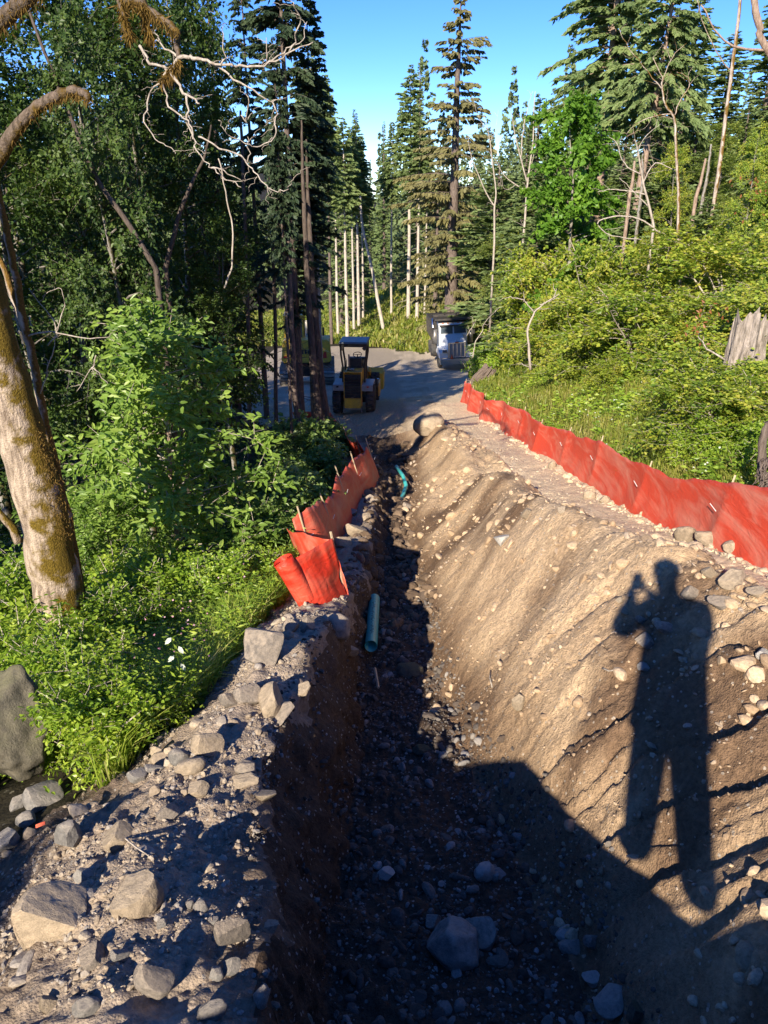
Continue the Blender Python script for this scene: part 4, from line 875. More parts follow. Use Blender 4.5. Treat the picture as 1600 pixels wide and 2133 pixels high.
for i, (a, b, lb) in enumerate([((1312, 405), (1322, 335), 'short reddish snag right of the dead branching tree'), ((1334, 420), (1340, 320), 'pale snag beside the short reddish one'), ((1450, 410), (1470, 330), 'leaning pale snag left of the dark hollow'), ((1465, 410), (1482, 300), 'taller pale snag left of the dark hollow')]):
    polytree(lb, 'snag', [([a, ((a[0]+b[0])/2+2, (a[1]+b[1])/2), b], 25, .06, .03)], MS['bark_red' if i % 2 == 0 else 'bark_alder'], 'snag')
s5 = [([(1130, 560), (1120, 530), (1100, 505)], 14, .02, .01)]
polytree('pale dead twig among the shrubs beside the truck', 'branch', twiggy([([(1105, 770), (1100, 700), (1108, 660), (1125, 640), (1165, 612)], 12, .022, .006), ([(1112, 650), (1090, 625), (1068, 620)], 12, .012, .005), ([(1125, 635), (1150, 625), (1160, 600)], 12, .01, .004)], 12, 5, 5, .3), MS['dead'], 'dead_branch')
polytree('bare branch crossing in front of the truck windscreen', 'branch', twiggy([([(985, 745), (990, 715), (1004, 690), (1010, 672), (1040, 640)], 20, .015, .004), ([(972, 700), (985, 680), (992, 665)], 20, .009, .004)], 20, 6, 8, .35), MS['dead'], 'dead_branch')
polytree('dead stick under the shrubs behind the fence', 'branch', twiggy([([(1510, 750), (1480, 730), (1462, 712), (1455, 700)], 9, .014, .005)], 9, 7, 4, .2), MS['dead'], 'dead_branch')

# ---- broadleaf trees
AL = [broad_data(21, 12, 2.7, 60, 17, 19, (.115, .07), .14, .55, .12, twl=.7), broad_data(22, 12, 3.1, 60, 17, 19, (.115, .07), .2, .5, .13, twl=.75)]
def bl(data, px, Y, py_top, h, label, mat='alder', bark='bark_alder', group=None, wd=1.0, tilt=(0, 0), name='alder', rz=None, cat='tree', loc=None):
    loc = loc or at(px, Y); s = top_scale(loc, py_top, h); rg = random.Random(int(px*3+Y*11))
    return tree_obj(label, data, (MS[bark], MS[bark], MS[mat]), (loc[0], loc[1], loc[2]-.05), rz if rz is not None else rg.random()*6.28, (s*wd, s*wd, s), group, name, cat, tilt)
bl(AL[0], 335, 12.5, -160, 12, 'tallest alder with the speckled trunk rising out of the left thicket', wd=.62, tilt=(0, -.03))
for (px, Y, pt, wd_, lb) in [(215, 15, -60, .9, 'alder left of the tallest one with leaves open against the sky'), (80, 13.5, -90, .9, 'alder behind the mossy trunk at the left edge'), (440, 17.5, -40, .75, 'alder between the tallest one and the dark conifer'), (140, 19, 40, 1.1, 'alder deeper in the wood behind the mossy trunk'), (390, 21, 150, 1.0, 'lower alder in the middle of the left thicket'), (-60, 12, -100, 1.0, 'alder cut by the left edge of the picture'), (300, 24, 60, 1.1, 'farther alder closing the left thicket'), (30, 21, 20, 1.1, 'alder in the shade at the far left'), (500, 15, 420, 1.0, 'small alder in the shade right of the sapling'), (160, 12, 30, .8, 'alder between the mossy trunk and the tallest alder'), (380, 15.5, 40, .8, 'alder with loose twigs just right of the tallest alder'), (475, 21, 30, .7, 'slim alder touching the boughs of the tallest dark conifer')]:
    bl(AL[int(px) % 2], px, Y, pt-(230 if pt < 160 else 60), 12, lb, wd=wd_*.9, group='alders of the left thicket')
MP = broad_data(25, 9, 2.6, 60, 13, 20, (.17, .16), .1, .45, .1, twl=.5)
bl(MP, 1178, 27, 128, 9, 'bright green maple rising among the firs on the right', 'maple', wd=.85, name='maple')
bl(MP, 1600, 22, 250, 9, 'maple at the right edge above the yellow shrubs', 'hazel', wd=1.0, name='maple')
bl(AL[1], 1060, 44, 300, 14.5, 'thin orange tinged alder top behind the drooping conifer', 'hazel', wd=.7, name='alder')
for (px, Y, pt, d_, lb) in [(1000, 62, 330, 0, 'grey green broadleaf crown beside the drooping conifer'), (1130, 38, 300, 1, 'yellow green tree behind the candelabrum alder'), (1250, 30, 330, 0, 'light green tree under the leaning old conifer'), (1330, 33, 240, 1, 'light green tree left of the branching dead tree'), (1400, 27, 300, 0, 'loose yellow green tree behind the kinked bare tree'), (1460, 31, 210, 1, 'light green tree right of the kinked bare tree'), (1540, 25, 300, 0, 'yellow green tree above the shrubs near the right edge'), (1590, 30, 230, 1, 'tall light green tree at the right edge'), (1060, 50, 400, 1, 'low light green tree behind the bare sapling'), (1200, 34, 400, 1, 'low light green tree below the bright maple'), (1300, 40, 240, 0, 'broadleaf tree high on the slope by the leaning conifer'), (1500, 42, 200, 1, 'broadleaf tree high on the right slope'), (1110, 33, 380, 0, 'rounded light tree just behind the candelabrum alder'), (1270, 36, 250, 1, 'light green tree between the maple and the leaning conifer'), (1360, 38, 180, 0, 'tall light tree behind the kinked bare tree'), (1430, 36, 130, 1, 'tall light tree right of the kinked bare tree'), (1570, 38, 90, 0, 'tallest light tree near the top right corner'), (1480, 27, 330, 1, 'rounded light tree above the stump'), (1220, 28, 420, 0, 'rounded light tree under the maple on its right')]:
    bl(AL[d_], px, Y, pt, 14.5, lb, 'slope_leaf', wd=1.5, group='light green trees on the right slope', name='broadleaf_tree')
bl(AL[0], 1520, 20, 100, 14.5, 'loose leaved alder in the upper right', 'hazel', wd=.8)
bl(AL[1], 1370, 26, 160, 14.5, 'thin crowned alder left of the kinked bare tree', 'hazel', wd=.7)
# shrubs of the right bank
HZ = [broad_data(31, 3.0, 1.5, 12, 11, 15, (.095, .075), .05, .35, .03, stems=5, spread=.3, twl=.5, droop=.3),
      broad_data(32, 3.4, 1.4, 12, 11, 15, (.095, .075), .05, .45, .03, stems=5, spread=.25, twl=.5, droop=.3),
      broad_data(33, 2.4, 1.5, 12, 11, 15, (.09, .07), .03, .3, .03, stems=5, spread=.4, twl=.45, droop=.4)]
HH = [3.0, 3.4, 2.4]
sh = [(6.2,29,545,'shrub nearest the dump truck'),(5.6,25,600,'low shrub spilling toward the truck bumper'),(6.8,25,510,'shrub under the candelabrum alder'),(5.9,21.5,600,'shrub with the dead twig in it'),(7.4,21,505,'yellow green shrub right of the dead twig'),(6,18.3,590,'rounded shrub above the fence stakes'),(7.8,18,500,'tall shrub in the middle of the right bank'),(6.2,15.5,600,'dense rounded shrub in the middle of the right bank'),(8.2,15,490,'shrub beneath the branching dead tree'),(6.3,13.2,600,'shrub left of the old stump'),(8.3,12.6,480,'tall shrub beneath the kinked bare tree'),(6.2,11,640,'low shrub in front of the old stump'),(7.9,10.6,520,'shrub right of the old stump'),(5.6,9.2,735,'shrub over the torn root at the right edge'),(7,9,600,'shrub wrapped around the stump side'),(9,27,470,'farther shrub behind the candelabrum alder'),(9.6,22,455,'farther shrub below the bright maple'),(10.2,18,440,'farther shrub behind the branching dead tree'),(10.5,15,420,'tall yellow shrub left of the right edge'),(11.5,20,410,'farther shrub under the low fir'),(12.5,24,420,'farther yellow shrub at the upper right'),(9.5,12.5,430,'yellow shrub cut by the right edge'),(5,16.8,735,'lowest dark shrub just over the grass'),(4.9,13.2,790,'small shrub shading the grass near the fence'),(4.9,20.5,700,'low shrub on the grass bank'),(13,30,430,'farthest shrub on the right slope'),(8.8,33,500,'shrub among the firs behind the truck'),(4.25,9.3,735,'small shrub at the foot of the stump, left side'),(4.75,9.2,722,'small shrub at the foot of the stump, right side'),(4.5,8.9,760,'small shrub at the foot of the stump, in front'),(5.2,11.6,800,'small shrub below the stump')]
for i, (x_, Y, pt, lb) in enumerate(sh):
    l = (x_, Y, gz(x_, Y)); pt = pt-(45 if x_ >= 6.2 else 15); sc_ = top_scale(l, pt, HH[i % 3]*1.02); wd_ = np.clip(1.35/sc_, .55, 1.5)
    bl(HZ[i % 3], x_*90, Y, pt, HH[i % 3]*1.02, lb, 'hazel', 'dead', 'yellow green shrubs on the right bank', name='shrub', wd=wd_, cat='shrub', loc=l)
# big green sapling and leafy neighbours on the left
SP_ = broad_data(41, 4.2, 2.1, 66, 12, 15, (.12, .052), .04, .55, .035, droop=.3, kind='leaf6', twl=.5, shp=.9)
tree_obj('big leafy green sapling in sun in front of the dark forest', SP_, (MS['bark_red'], MS['dead'], MS['sapling']), at(380, 10.2), 0, (1.05, 1.05, top_scale(at(380, 10.2), 585, 4.3)), None, 'sapling', 'sapling')
tree_obj('slighter sapling in front of the big leafy one on its left', SP_, (MS['bark_red'], MS['dead'], MS['sapling']), at(250, 9.2), 2, (.5, .5, .5), None, 'sapling', 'sapling')
WI = broad_data(42, 1.5, .75, 16, 8, 10, (.13, .085), .1, .6, .015, stems=4, spread=.3, kind='leaf6', twl=.4)
for (px, Y, s, lb) in [(628, 12.3, .85, 'bush with pale rounded leaves beside the orange fence'), (600, 12.5, .9, 'rounded leaf bush behind the first one, toward the sapling'), (668, 15.5, .7, 'small bush where the far fence disappears'), (570, 10.5, .7, 'low bush between the sapling and the rounded leaf bush'), (690, 19, .7, 'leafy bush at the foot of the twin trunks'), (640, 17, 1.1, 'leafy bush left of the twin trunks')]:
    l = at(px, Y); tree_obj(lb, WI, (MS['dead'], MS['dead'], MS['round']), l, px, s, 'bushes along the left fence', 'bush', 'bush')
BR = broad_data(43, .9, .7, 13, 9, 12, (.06, .038), .1, .6, .008, stems=6, spread=.5, kind='leaf6', twl=.3)
for (px, Y, s, lb) in [(150, 5.6, 1.0, 'leafy bramble growing over the base of the mossy trunk'), (60, 6.0, .9, 'bramble left of the mossy trunk base'), (210, 5.0, .75, 'tall bramble shoot right of the mossy trunk base'), (115, 5.3, .8, 'bramble just above the dark boulder'), (230, 4.25, .7, 'dark bramble right of the dark boulder'), (300, 6.8, .8, 'bramble at the edge of the flower patch'), (440, 8.0, .8, 'bramble under the big sapling'), (520, 8.6, .7, 'broad leaved weed between sapling and fence'), (20, 7.5, 1.2, 'bramble behind the mossy trunk'), (330, 8.3, 1.1, 'bramble in the shade below the big sapling'), (120, 8.5, 1.3, 'bramble in the dark between the two trunks'), (330, 4.6, .5, 'pink flowered weed among the grass'), (180, 7.0, .9, 'bramble behind the thin pale trunk')]:
    l = at(px, Y); tree_obj(lb, BR, (MS['dead'], MS['dead'], MS['herb']), l, px*.7, s, 'brambles on the left bank', 'bramble', 'bramble')
l = lay(95, 1600)[0]; tree_obj('small bramble sprig over the flat grey rock', BR, (MS['dead'], MS['dead'], MS['herb']), tuple(l), 3, .38, 'brambles on the left bank', 'bramble', 'bramble')
for (px, Y, s, lb) in [(1580, 8.0, .5, 'weed behind the fence with big pale leaves'), (1625, 7.4, .6, 'bushy weed at the torn root'), (1440, 9.2, .5, 'green weed at the top of the fence middle'), (1500, 8.8, .6, 'leafy weed in the shade behind the fence'), (1015, 33, 1.5, 'weed clump beside the truck bumper')]:
    l = at(px, Y); tree_obj(lb, BR, (MS['dead'], MS['dead'], MS['herb']), l, px*.7, s, 'weeds behind the right fence', 'weed', 'weed')
# trees standing behind the camera whose shadows fall into the picture
for i, (x, y, s) in enumerate([(-13.3, -3.0, 1.2), (-12.3, 2.6, .95), (-17.2, -1.0, 1.2), (-16, -9, 1.2), (-14.5, 6.5, .7)]):
    t = tree_obj(['', 'tall '][i % 2]+'conifer of the wood to the left behind the photographer', CD['dense2' if i % 2 else 'dense'], (MS['bark_fir'], MS['bark_fir'], MS['needle_dark']), (x, y, gz(x, y)-.3), i*1.3, s, 'wood behind the photographer', 'conifer', 'conifer')
    t['label'] = 'conifer of the wood behind the photographer, seen only by its shadow'
for i, (x, y, s) in enumerate([(-3.8, -1.4, .40), (-2.35, -2.2, .24)]):
    t = tree_obj('shrub behind the photographer, seen only by its dappled shadow', HZ[i], (MS['dead'], MS['dead'], MS['hazel']), (x, y, gz(x, y)), i*2, (s*.8, s*.8, s*1.35), 'shrubs behind the photographer', 'shrub', 'shrub')

# far wood: one mesh
rg = np.random.default_rng(99); fv, ff, fa, n0 = [], [], [], 0
src = FAR[2]; V0 = np.zeros(len(src.vertices)*3, np.float32); src.vertices.foreach_get('co', V0); V0 = V0.reshape(-1, 3)
F0 = np.arange(len(V0)).reshape(-1, 4); A0 = np.zeros(len(V0), np.float32); src.attributes['var'].data.foreach_get('value', A0)
for k in range(420):
    y = rg.uniform(150, 340) if k > 30 else rg.uniform(105, 140); hw = .62*y
    x = rg.uniform(-hw, hw) if k < 300 and k % 3 else rg.uniform(-hw, -.15*y) if k >= 300 else rg.uniform(-.12*y, .22*y)
    s = rg.uniform(.75, 1.35)*(1+.15*(y > 200)); a = rg.random()*6.28
    q = V0*np.array([s, s, s*rg.uniform(.9, 1.2)]); q = np.stack([q[:, 0]*math.cos(a)-q[:, 1]*math.sin(a), q[:, 0]*math.sin(a)+q[:, 1]*math.cos(a), q[:, 2]], 1)+np.array([x, y, gz(x, y)-.5])
    fv.append(q); ff.append(F0+n0); fa.append(np.clip(A0*.7+rg.uniform(0, .35), 0, 1)); n0 += len(V0)
obj('distant_forest', mesh('distant_forest', np.vstack(fv), np.vstack(ff), False, {'var': np.concatenate(fa)}), MS['needle_far'], kind='stuff', label='far conifer forest on the opposite valley side', category='forest')
bpy.data.meshes.remove(FAR[2])

# ---- grass and weeds as ground cover
def cover(name, n, xr, yr, hgt, wid, mat, seed, dens=None, lean=.35, kind='blade', label='', p=1.0, spot=None):
    rg = np.random.default_rng(seed); y = yr[0]*(yr[1]/yr[0])**(rg.random(n)**p)
    lo, hi = xr(y); x = lo+(hi-lo)*rg.random(n)
    k = np.ones(n, bool) if dens is None else dens(x, y) > rg.random(n)
    x, y = x[k], y[k]; n = len(x); a = rg.random(n)*6.28; ln = lean*(.3+rg.random(n))
    Dv = np.stack([np.cos(a)*ln, np.sin(a)*ln, np.ones(n)], 1); Nv = np.stack([np.cos(a), np.sin(a), np.zeros(n)], 1)
    hh = hgt*(.45+.8*rg.random(n))*(1+.35*fbm(x*1.3, y*1.3, s=seed)); P = np.stack([x, y, Hh(x, y)-.02], 1)
    sc = 1+.02*y
    return obj(name, leaf_mesh(name, P, Dv, Nv, hh, wid*sc*(.6+.8*rg.random(n)), cvar(P, rg, .9, seed), kind, .1), mat, kind='stuff', label=label, category='grass')
def leftrange(y): lx, _ = lines(y); return np.maximum(-.62*y-1.2, -9), lx[:, 2]+.02
def rightrange(y): lx, _ = lines(y); return lx[:, 10]+.32, lx[:, 10]+.12+np.minimum(1+.3*y, 6)
BXY = [o.location for o in C.objects if o.get('label', '').startswith('big dark mossy')][0]
def lgd(x, y): return np.clip(.9+.5*fbm(x*.8, y*.8, s=5), 0, 1)*np.where(x < -1.2-.42*y, .35, 1)*np.where((np.abs(x-BXY[0]*.93) < .55) & (y < BXY[1]+.1), 0, 1)
cover('grass', 90000, leftrange, (3.3, 13), .5, .010, MS['grass'], 501, lgd, .45, label='tall green grass on the left bank', p=.75)
cover('grass', 80000, rightrange, (4.6, 30), .36, .012, MS['grass_dry'], 502, None, .5, label='yellow green grass on the right bank')
def farr(y): return np.interp(y, [58, 66, 72, 95], [-18, -14, -13, -22]), np.interp(y, [58, 66, 72, 95], [22, 22, 24, 28])
cover('grass', 46000, farr, (58, 96), .75, .06, MS['grass_dry'], 503, lambda x, y: np.where((x > np.interp(y, [58, 61, 66, 67], [4, 2.2, -4, -20])), 1, 0)*1.0, .6, label='sunlit grass on the slope beyond the yard')
def yr_(y): return np.interp(y, [24, 36, 45, 58], [3.1, 4.0, 6.6, 5.5]), np.interp(y, [24, 36, 45, 58], [9, 11, 14, 18])
cover('grass', 18000, yr_, (24, 60), .5, .03, MS['grass_dry'], 504, None, .5, label='grass beside the yard near the truck')
def weeds(name, n, rng_, yr, h, leaf, mat, seed, label, nl=11, p=1.0, dens=None, lg=.02):
    rg = np.random.default_rng(seed); y = yr[0]*(yr[1]/yr[0])**(rg.random(n)**p); lo, hi = rng_(y); x = lo+(hi-lo)*rg.random(n)
    k = (fbm(x*1.1, y*1.1, s=seed+1) > (-.25 if dens is None else dens)) & ~((np.abs(x-BXY[0]*.93) < .6) & (y < BXY[1]+.1)); x, y = x[k], y[k]; n = len(x)
    hh = h*(.5+.7*rg.random(n)); I = np.repeat(np.arange(n), nl); u = np.tile(np.linspace(.25, 1, nl), n); a = np.tile(np.arange(nl)*2.4, n)+np.repeat(rg.random(n)*6.28, nl)
    ln = np.stack([rg.normal(0, .2, n), rg.normal(0, .2, n), np.ones(n)], 1)
    P = np.stack([x[I], y[I], Hh(x, y)[I]], 1)+ln[I]*(hh[I]*u)[:, None]
    Dv = np.stack([np.cos(a), np.sin(a), .35-.5*rg.random(len(I))], 1); Nv = np.array([-.2, -.7, .8])+rg.normal(0, .4, (len(I), 3))
    L = leaf[0]*(.6+.7*rg.random(len(I)))*(1.15-.5*u)*(1+lg*y[I])
    return obj(name, leaf_mesh(name, P, Dv, Nv, L, L*leaf[1], cvar(P, rg, 1.2, seed), 'rhomb', .15), mat, kind='stuff', label=label, category='weeds')
weeds('undergrowth', 5200, leftrange, (3.4, 12), .5, (.08, .26), MS['herb'], 601, 'narrow leaved weeds among the left grass', p=.8, nl=12)
weeds('undergrowth', 2600, leftrange, (4.4, 16), .3, (.075, .65), MS['herb'], 602, 'broad leaved ground cover under the left trees', p=.9, nl=7, dens=-.1)
weeds('undergrowth', 3200, rightrange, (5.0, 24), .35, (.10, .5), MS['herb'], 603, 'weeds among the grass of the right bank', nl=9, dens=-.05)
weeds('flowers', 260, lambda y: (np.full_like(y, -3.4), lines(y)[0][:, 2]-.1), (3.8, 8.5), .6, (.028, .9), MS['flower'], 604, 'small pink flowers in the left grass', nl=4)
weeds('flowers', 60, lambda y: (np.full_like(y, 3.4), np.full_like(y, 5.4)), (7, 16), .45, (.03, .9), MS['white_leaf'], 605, 'tiny white flowers behind the right fence', nl=4)
def deepl(y): return -.75*y-2, lines(y)[0][:, 2]-.4
weeds('undergrowth', 9000, deepl, (11, 50), .9, (.10, .5), MS['alder'], 606, 'dark undergrowth of the left forest', nl=9, dens=-.4)
weeds('undergrowth', 9000, lambda y: (4+.08*y, 8+.75*y), (9, 60), 1.1, (.06, .6), MS['hazel'], 607, 'leafy undergrowth between the firs on the right', nl=12, dens=-.4, lg=.06, p=.9)

# ---- mossy leaning trunk
s6 = [([(125, 1250), (112, 1180), (92, 1080), (60, 960), (20, 830), (-14, 700), (-50, 560), (-90, 380), (-115, 200), (-140, 60), (-155, -60)], 7.0, .25, .14),
      ([(-85, 380), (-40, 375), (0, 325), (35, 268), (80, 222), (120, 200), (150, 190), (172, 192), (184, 202)], (7.0, 6.3), .065, .024),
      ([(-120, 130), (-60, 90), (0, 45), (40, 12), (80, -20)], (7.0, 6.5), .07, .05),
      ([(-130, -40), (40, -160), (180, -90), (245, -8), (290, 4), (310, 22), (365, 62), (369, 95), (372, 122)], (7, 5.6), .05, .014),
      ([(250, 2), (262, 50), (272, 75)], (5.9, 5.8), .022, .010),
      ([(300, 10), (303, 45), (316, 80)], (5.8, 5.8), .022, .010),
      ([(40, 1130), (20, 1090), (-10, 1060)], 7.2, .05, .03),
      ([(372, 122), (400, 118), (430, 127), (460, 136), (500, 140), (550, 137), (600, 115), (652, 88)], (5.6, 5.2), .013, .003),
      ([(372, 122), (352, 148), (336, 165), (312, 195)], (5.6, 5.6), .013, .004),
      ([(600, 115), (618, 75), (624, 40), (612, 5)], (5.3, 5.1), .006, .003), ([(560, 134), (600, 100), (628, 85), (640, 45)], 5.3, .005, .002), ([(556, 134), (555, 78)], 5.3, .004, .002),
      ([(352, 150), (380, 185), (405, 208), (416, 216)], (5.6, 5.5), .012, .005), ([(336, 165), (350, 210), (375, 242), (392, 252), (402, 290), (415, 320), (440, 350), (470, 372), (502, 390)], (5.6, 5.2), .007, .003),
      ([(440, 133), (480, 155), (525, 188), (568, 213)], (5.5, 5.2), .008, .004), ([(568, 213), (577, 245), (570, 285), (535, 307), (500, 296), (470, 275), (455, 250)], (5.2, 5.0), .005, .002),
      ([(414, 285), (450, 302), (500, 325), (525, 352), (545, 382), (578, 399), (603, 392), (612, 370)], (5.4, 5.0), .006, .002), ([(388, 200), (392, 240), (402, 290)], 5.5, .008, .005),
      ([(515, 340), (520, 310), (516, 285)], 5.1, .004, .002), ([(372, 122), (355, 105), (325, 82)], 5.7, .010, .004), ([(502, 240), (516, 255), (517, 200)], 5.2, .004, .002), ([(440, 350), (470, 355), (505, 378)], 5.2, .005, .002), ([(312, 195), (303, 240), (315, 280), (340, 300), (366, 320)], (5.6, 5.3), .006, .002), ([(460, 136), (470, 110), (462, 60)], 5.3, .005, .002), ([(290, 95), (310, 125), (340, 140), (352, 148)], 5.7, .010, .008)]
def multi_mat_tree(segs, label, cat, name, matf):
    t = None
    for k, sg in enumerate(segs):
        if t is None:
            t = polytree(label, cat, [sg], matf(k), name); continue
        tmp = polytree(label, 'branch', [sg], matf(k), name); ch = tmp.children[0]
        off = tmp.location-t.location; ch.data.transform(__import__('mathutils').Matrix.Translation(off)); ch.parent = t; ch.name = 'branch'
        bpy.data.objects.remove(tmp)
    return t
mossy = multi_mat_tree(twiggy(s6[:7], 6, 11, 0, .3)[:7]+s6[7:]+twiggy(s6[7:], 5.3, 12, 11, .16, .0022)[len(s6[7:]):], 'leaning mossy trunk at the left edge with long bare branches reaching over the top', 'tree', 'mossy_tree', lambda k: MS['bark_moss'] if k == 0 or k == 6 else (MS['bark_limb'] if k < 6 else MS['dead']))
# moss tufts hanging off the upper limbs
def tufts(segs, n, mat, L, seed, parent):
    rg = np.random.default_rng(seed); P = []
    for pts, Y, r0, r1 in segs:
        Yv = np.linspace(*Y, len(pts)) if hasattr(Y, '__len__') else np.full(len(pts), Y)
        A = np.array([W(a[0], a[1], y) for a, y in zip(pts, Yv)])
        for _ in range(n):
            k = rg.integers(0, len(A)-1); f = rg.random(); P.append(A[k]*(1-f)+A[k+1]*f+rg.normal(0, r1*.6, 3))
    P = np.array(P)-np.array(parent.location); m = len(P); Dv = np.array([0, 0, -1.])+rg.normal(0, .45, (m, 3)); Nv = rg.normal(size=(m, 3))
    return obj('moss', leaf_mesh('moss', P, Dv, Nv, L*(.3+rg.random(m)), np.full(m, .008), rg.random(m), 'rhomb'), mat, parent, kind='stuff')
MS['moss'] = leaf_mat('hanging_moss', [(.08,.045,.01), (.15,.09,.015), (.22,.14,.03)], .3, .8)
tufts(s6[1:3], 900, MS['moss'], .07, 5, mossy); tufts([([(250, 2), (290, 4), (310, 22), (365, 62)], 5.7, .02, .02), s6[4], s6[5], ([(372, 122), (352, 148), (336, 165)], 5.6, .012, .012)], 420, MS['moss'], .075, 6, mossy)
tufts([([(130, 1120), (118, 1050), (100, 970), (80, 900)], 6.78, .1, .08)], 900, MS['moss'], .035, 7, mossy)
s7 = [([(152, 1140), (135, 1050), (112, 960), (88, 850), (66, 740), (50, 670), (30, 560), (5, 440), (-20, 330)], 7.6, .055, .03), ([(54, 690), (30, 620), (8, 560), (-20, 500)], 7.6, .04, .02)]
s7b = [([(60, 700), (110, 690), (170, 704), (230, 702)], 7.5, .010, .004), ([(100, 720), (120, 690), (105, 660), (60, 600)], 7.5, .008, .003), ([(85, 820), (100, 770), (110, 730), (120, 680)], 7.5, .008, .003), ([(200, 740), (190, 770), (160, 815)], 7.5, .006, .003), ([(190, 765), (210, 780), (225, 800)], 7.5, .005, .003), ([(120, 690), (135, 620), (120, 600), (88, 618)], 7.5, .005, .002)]
multi_mat_tree(s7+twiggy(s7b, 7.5, 21, 5, .2, .003), 'thin flaky pale trunk running up beside the mossy one', 'tree', 'young_alder', lambda k: MS['bark_birch'] if k < 2 else MS['dead'])
polytree('twin trunk of the pair above the far orange fence, the left and sunlit one', 'tree', [([(668, 895), (658, 820), (648, 700), (640, 580), (634, 450), (630, 330), (628, 250)], 18.5, .12, .015)], MS['bark_dark'], 'conifer')
polytree('twin trunk of the pair above the far orange fence, the right one', 'tree', [([(683, 905), (672, 820), (662, 720), (652, 600), (645, 480), (640, 360), (638, 290)], 19.2, .125, .015)], MS['bark_dark'], 'conifer')
polytree('slender shaded trunk left of the twin trunks', 'tree', [([(625, 925), (615, 830), (610, 740), (606, 640), (600, 520), (596, 400)], 17.0, .07, .05)], MS['bark_fir'], 'conifer')
for i, (x0, x1, Y, r, lb) in enumerate([(170, 120, 16, .07, 'dark stem behind the mossy trunk'), (215, 190, 17, .06, 'dark stem left of the big sapling'), (290, 270, 18, .07, 'dark stem behind the top of the big sapling'), (520, 505, 19, .08, 'dark stem right of the big sapling'), (455, 450, 21, .08, 'dark stem deep in the shade by the big sapling'), (575, 560, 22, .08, 'dark stem left of the slender shaded trunk'), (60, 10, 18, .08, 'dark stem at the left edge behind the alders')]):
    l = at(x0, Y); v = (l[2]/Y); base_py = 1066.5+F*((-v*CP-SP)/(CP-v*SP)*1.0)
    polytree(lb, 'tree', [([(x0, base_py), ((x0+x1)/2+5, base_py*.6+60), (x1, 330), (x1-4, 230)], Y, r*.8, r*.3)], MS['bark_fir'], 'young_tree', group='dark stems in the left wood')
# leaning grey limbs inside the left thicket
polytree('diagonal grey stem leaning across the alders', 'tree', [([(325, 560), (250, 440), (200, 370), (150, 250), (120, 180), (60, 20)], 12, .045, .02)], MS['bark_dark'], 'slanting_tree')
polytree('leaning grey stem between the tallest alder and the dark conifer', 'tree', [([(345, 560), (370, 460), (400, 380), (425, 330), (440, 260)], 14, .05, .012)], MS['bark_dark'], 'slanting_tree')
polytree('curving thin stem hanging in the shade left of the dark conifer', 'branch', [([(468, 600), (485, 540), (483, 470), (470, 400), (455, 330)], 14, .018, .01)], MS['dead'], 'slanting_tree')
# stump and torn root
def stump(name, label, cat, p, r, h, mat, seed, tip=0):
    rg = np.random.default_rng(seed); n = 40; m = 14; a = np.linspace(0, 6.283, n, endpoint=False); V = []
    for k in range(m):
        t = k/(m-1); rr = r*(1.25-.45*t**.5)*(1+.16*np.sin(a*5+seed)+.12*rg.normal(size=n)*.5+.12*np.sin(a*11)); z = h*t+(.16*h*rg.random(n) if k == m-1 else 0)
        V.append(np.stack([np.cos(a)*rr, np.sin(a)*rr, np.ones(n)*z], 1))
    V = np.vstack(V+[np.array([[0, 0, h*.8]])]); i, j = np.meshgrid(np.arange(m-1), np.arange(n), indexing='ij'); j2 = (j+1) % n
    f4 = np.stack([i*n+j, i*n+j2, (i+1)*n+j2, (i+1)*n+j], -1).reshape(-1, 4); k = np.arange(n); f3 = np.stack([(m-1)*n+k, (m-1)*n+(k+1) % n, np.full(n, m*n)], 1)
    o = obj(name, mesh(name, V, [f3, f4]), mat); o.location = p; o.rotation_euler = (0, tip, 0); o['label'] = label; o['category'] = cat; return o
MS['stump'] = bark_mat('weathered_stump_wood', (.13,.11,.09), (.36,.31,.27))
p = W(1550, 748, 10.0); g0 = min(gz(p[0], p[1]), p[2])-.05; stump('tree_stump', 'weathered grey stump half hidden in the shrubs on the right', 'stump', (p[0], p[1], g0), .23, .42+p[2]-g0, MS['stump'], 3)
p = at(985, 30); stump('tree_stump', 'brown leaning stump beside the truck bumper', 'stump', (p[0], p[1], p[2]-.2), .3, 1.1, MS['bark_fir'], 5, .6)
p = W(1592, 1040, 6.2); segs = [([(1598, 1030), (1590, 990), (1586, 950), (1592, 905), (1600, 880)], 6.6, .05, .03)]
rg5 = random.Random(4)
for k in range(16):
    x0 = 1586+rg5.random()*14; y0 = 950+rg5.random()*60; segs.append(([(x0, y0), (x0-rg5.random()*14, y0+14+rg5.random()*14), (x0-rg5.random()*26, y0+30+rg5.random()*30)], (6.5, 6.3), .012, .003))
polytree('torn root stub with ragged strips behind the fence at the right edge', 'root', segs, MS['bark_fir'], 'torn_root')
# rusty leaf sprays
for (px, py, Y, n_, lb) in [(1490, 655, 8.4, 26, 'red leaf spray on the shrub near the stump'), (1450, 690, 8.6, 14, 'smaller red leaf spray left of the other'), (1595, 390, 11, 60, 'rust brown dead foliage at the right edge')]:
    rg = np.random.default_rng(int(px)); c_ = W(px, py, Y); P = rg.normal(0, .09 if n_ < 50 else .2, (n_, 3)); o = obj('red_leaves', leaf_mesh('red_leaves', P, rg.normal(size=(n_, 3)), rg.normal(size=(n_, 3)), np.full(n_, .055), np.full(n_, .028), rg.random(n_), 'leaf6'), MS['rust_leaf'], label=lb, category='leaves'); o.location = c_; o['kind'] = 'stuff'
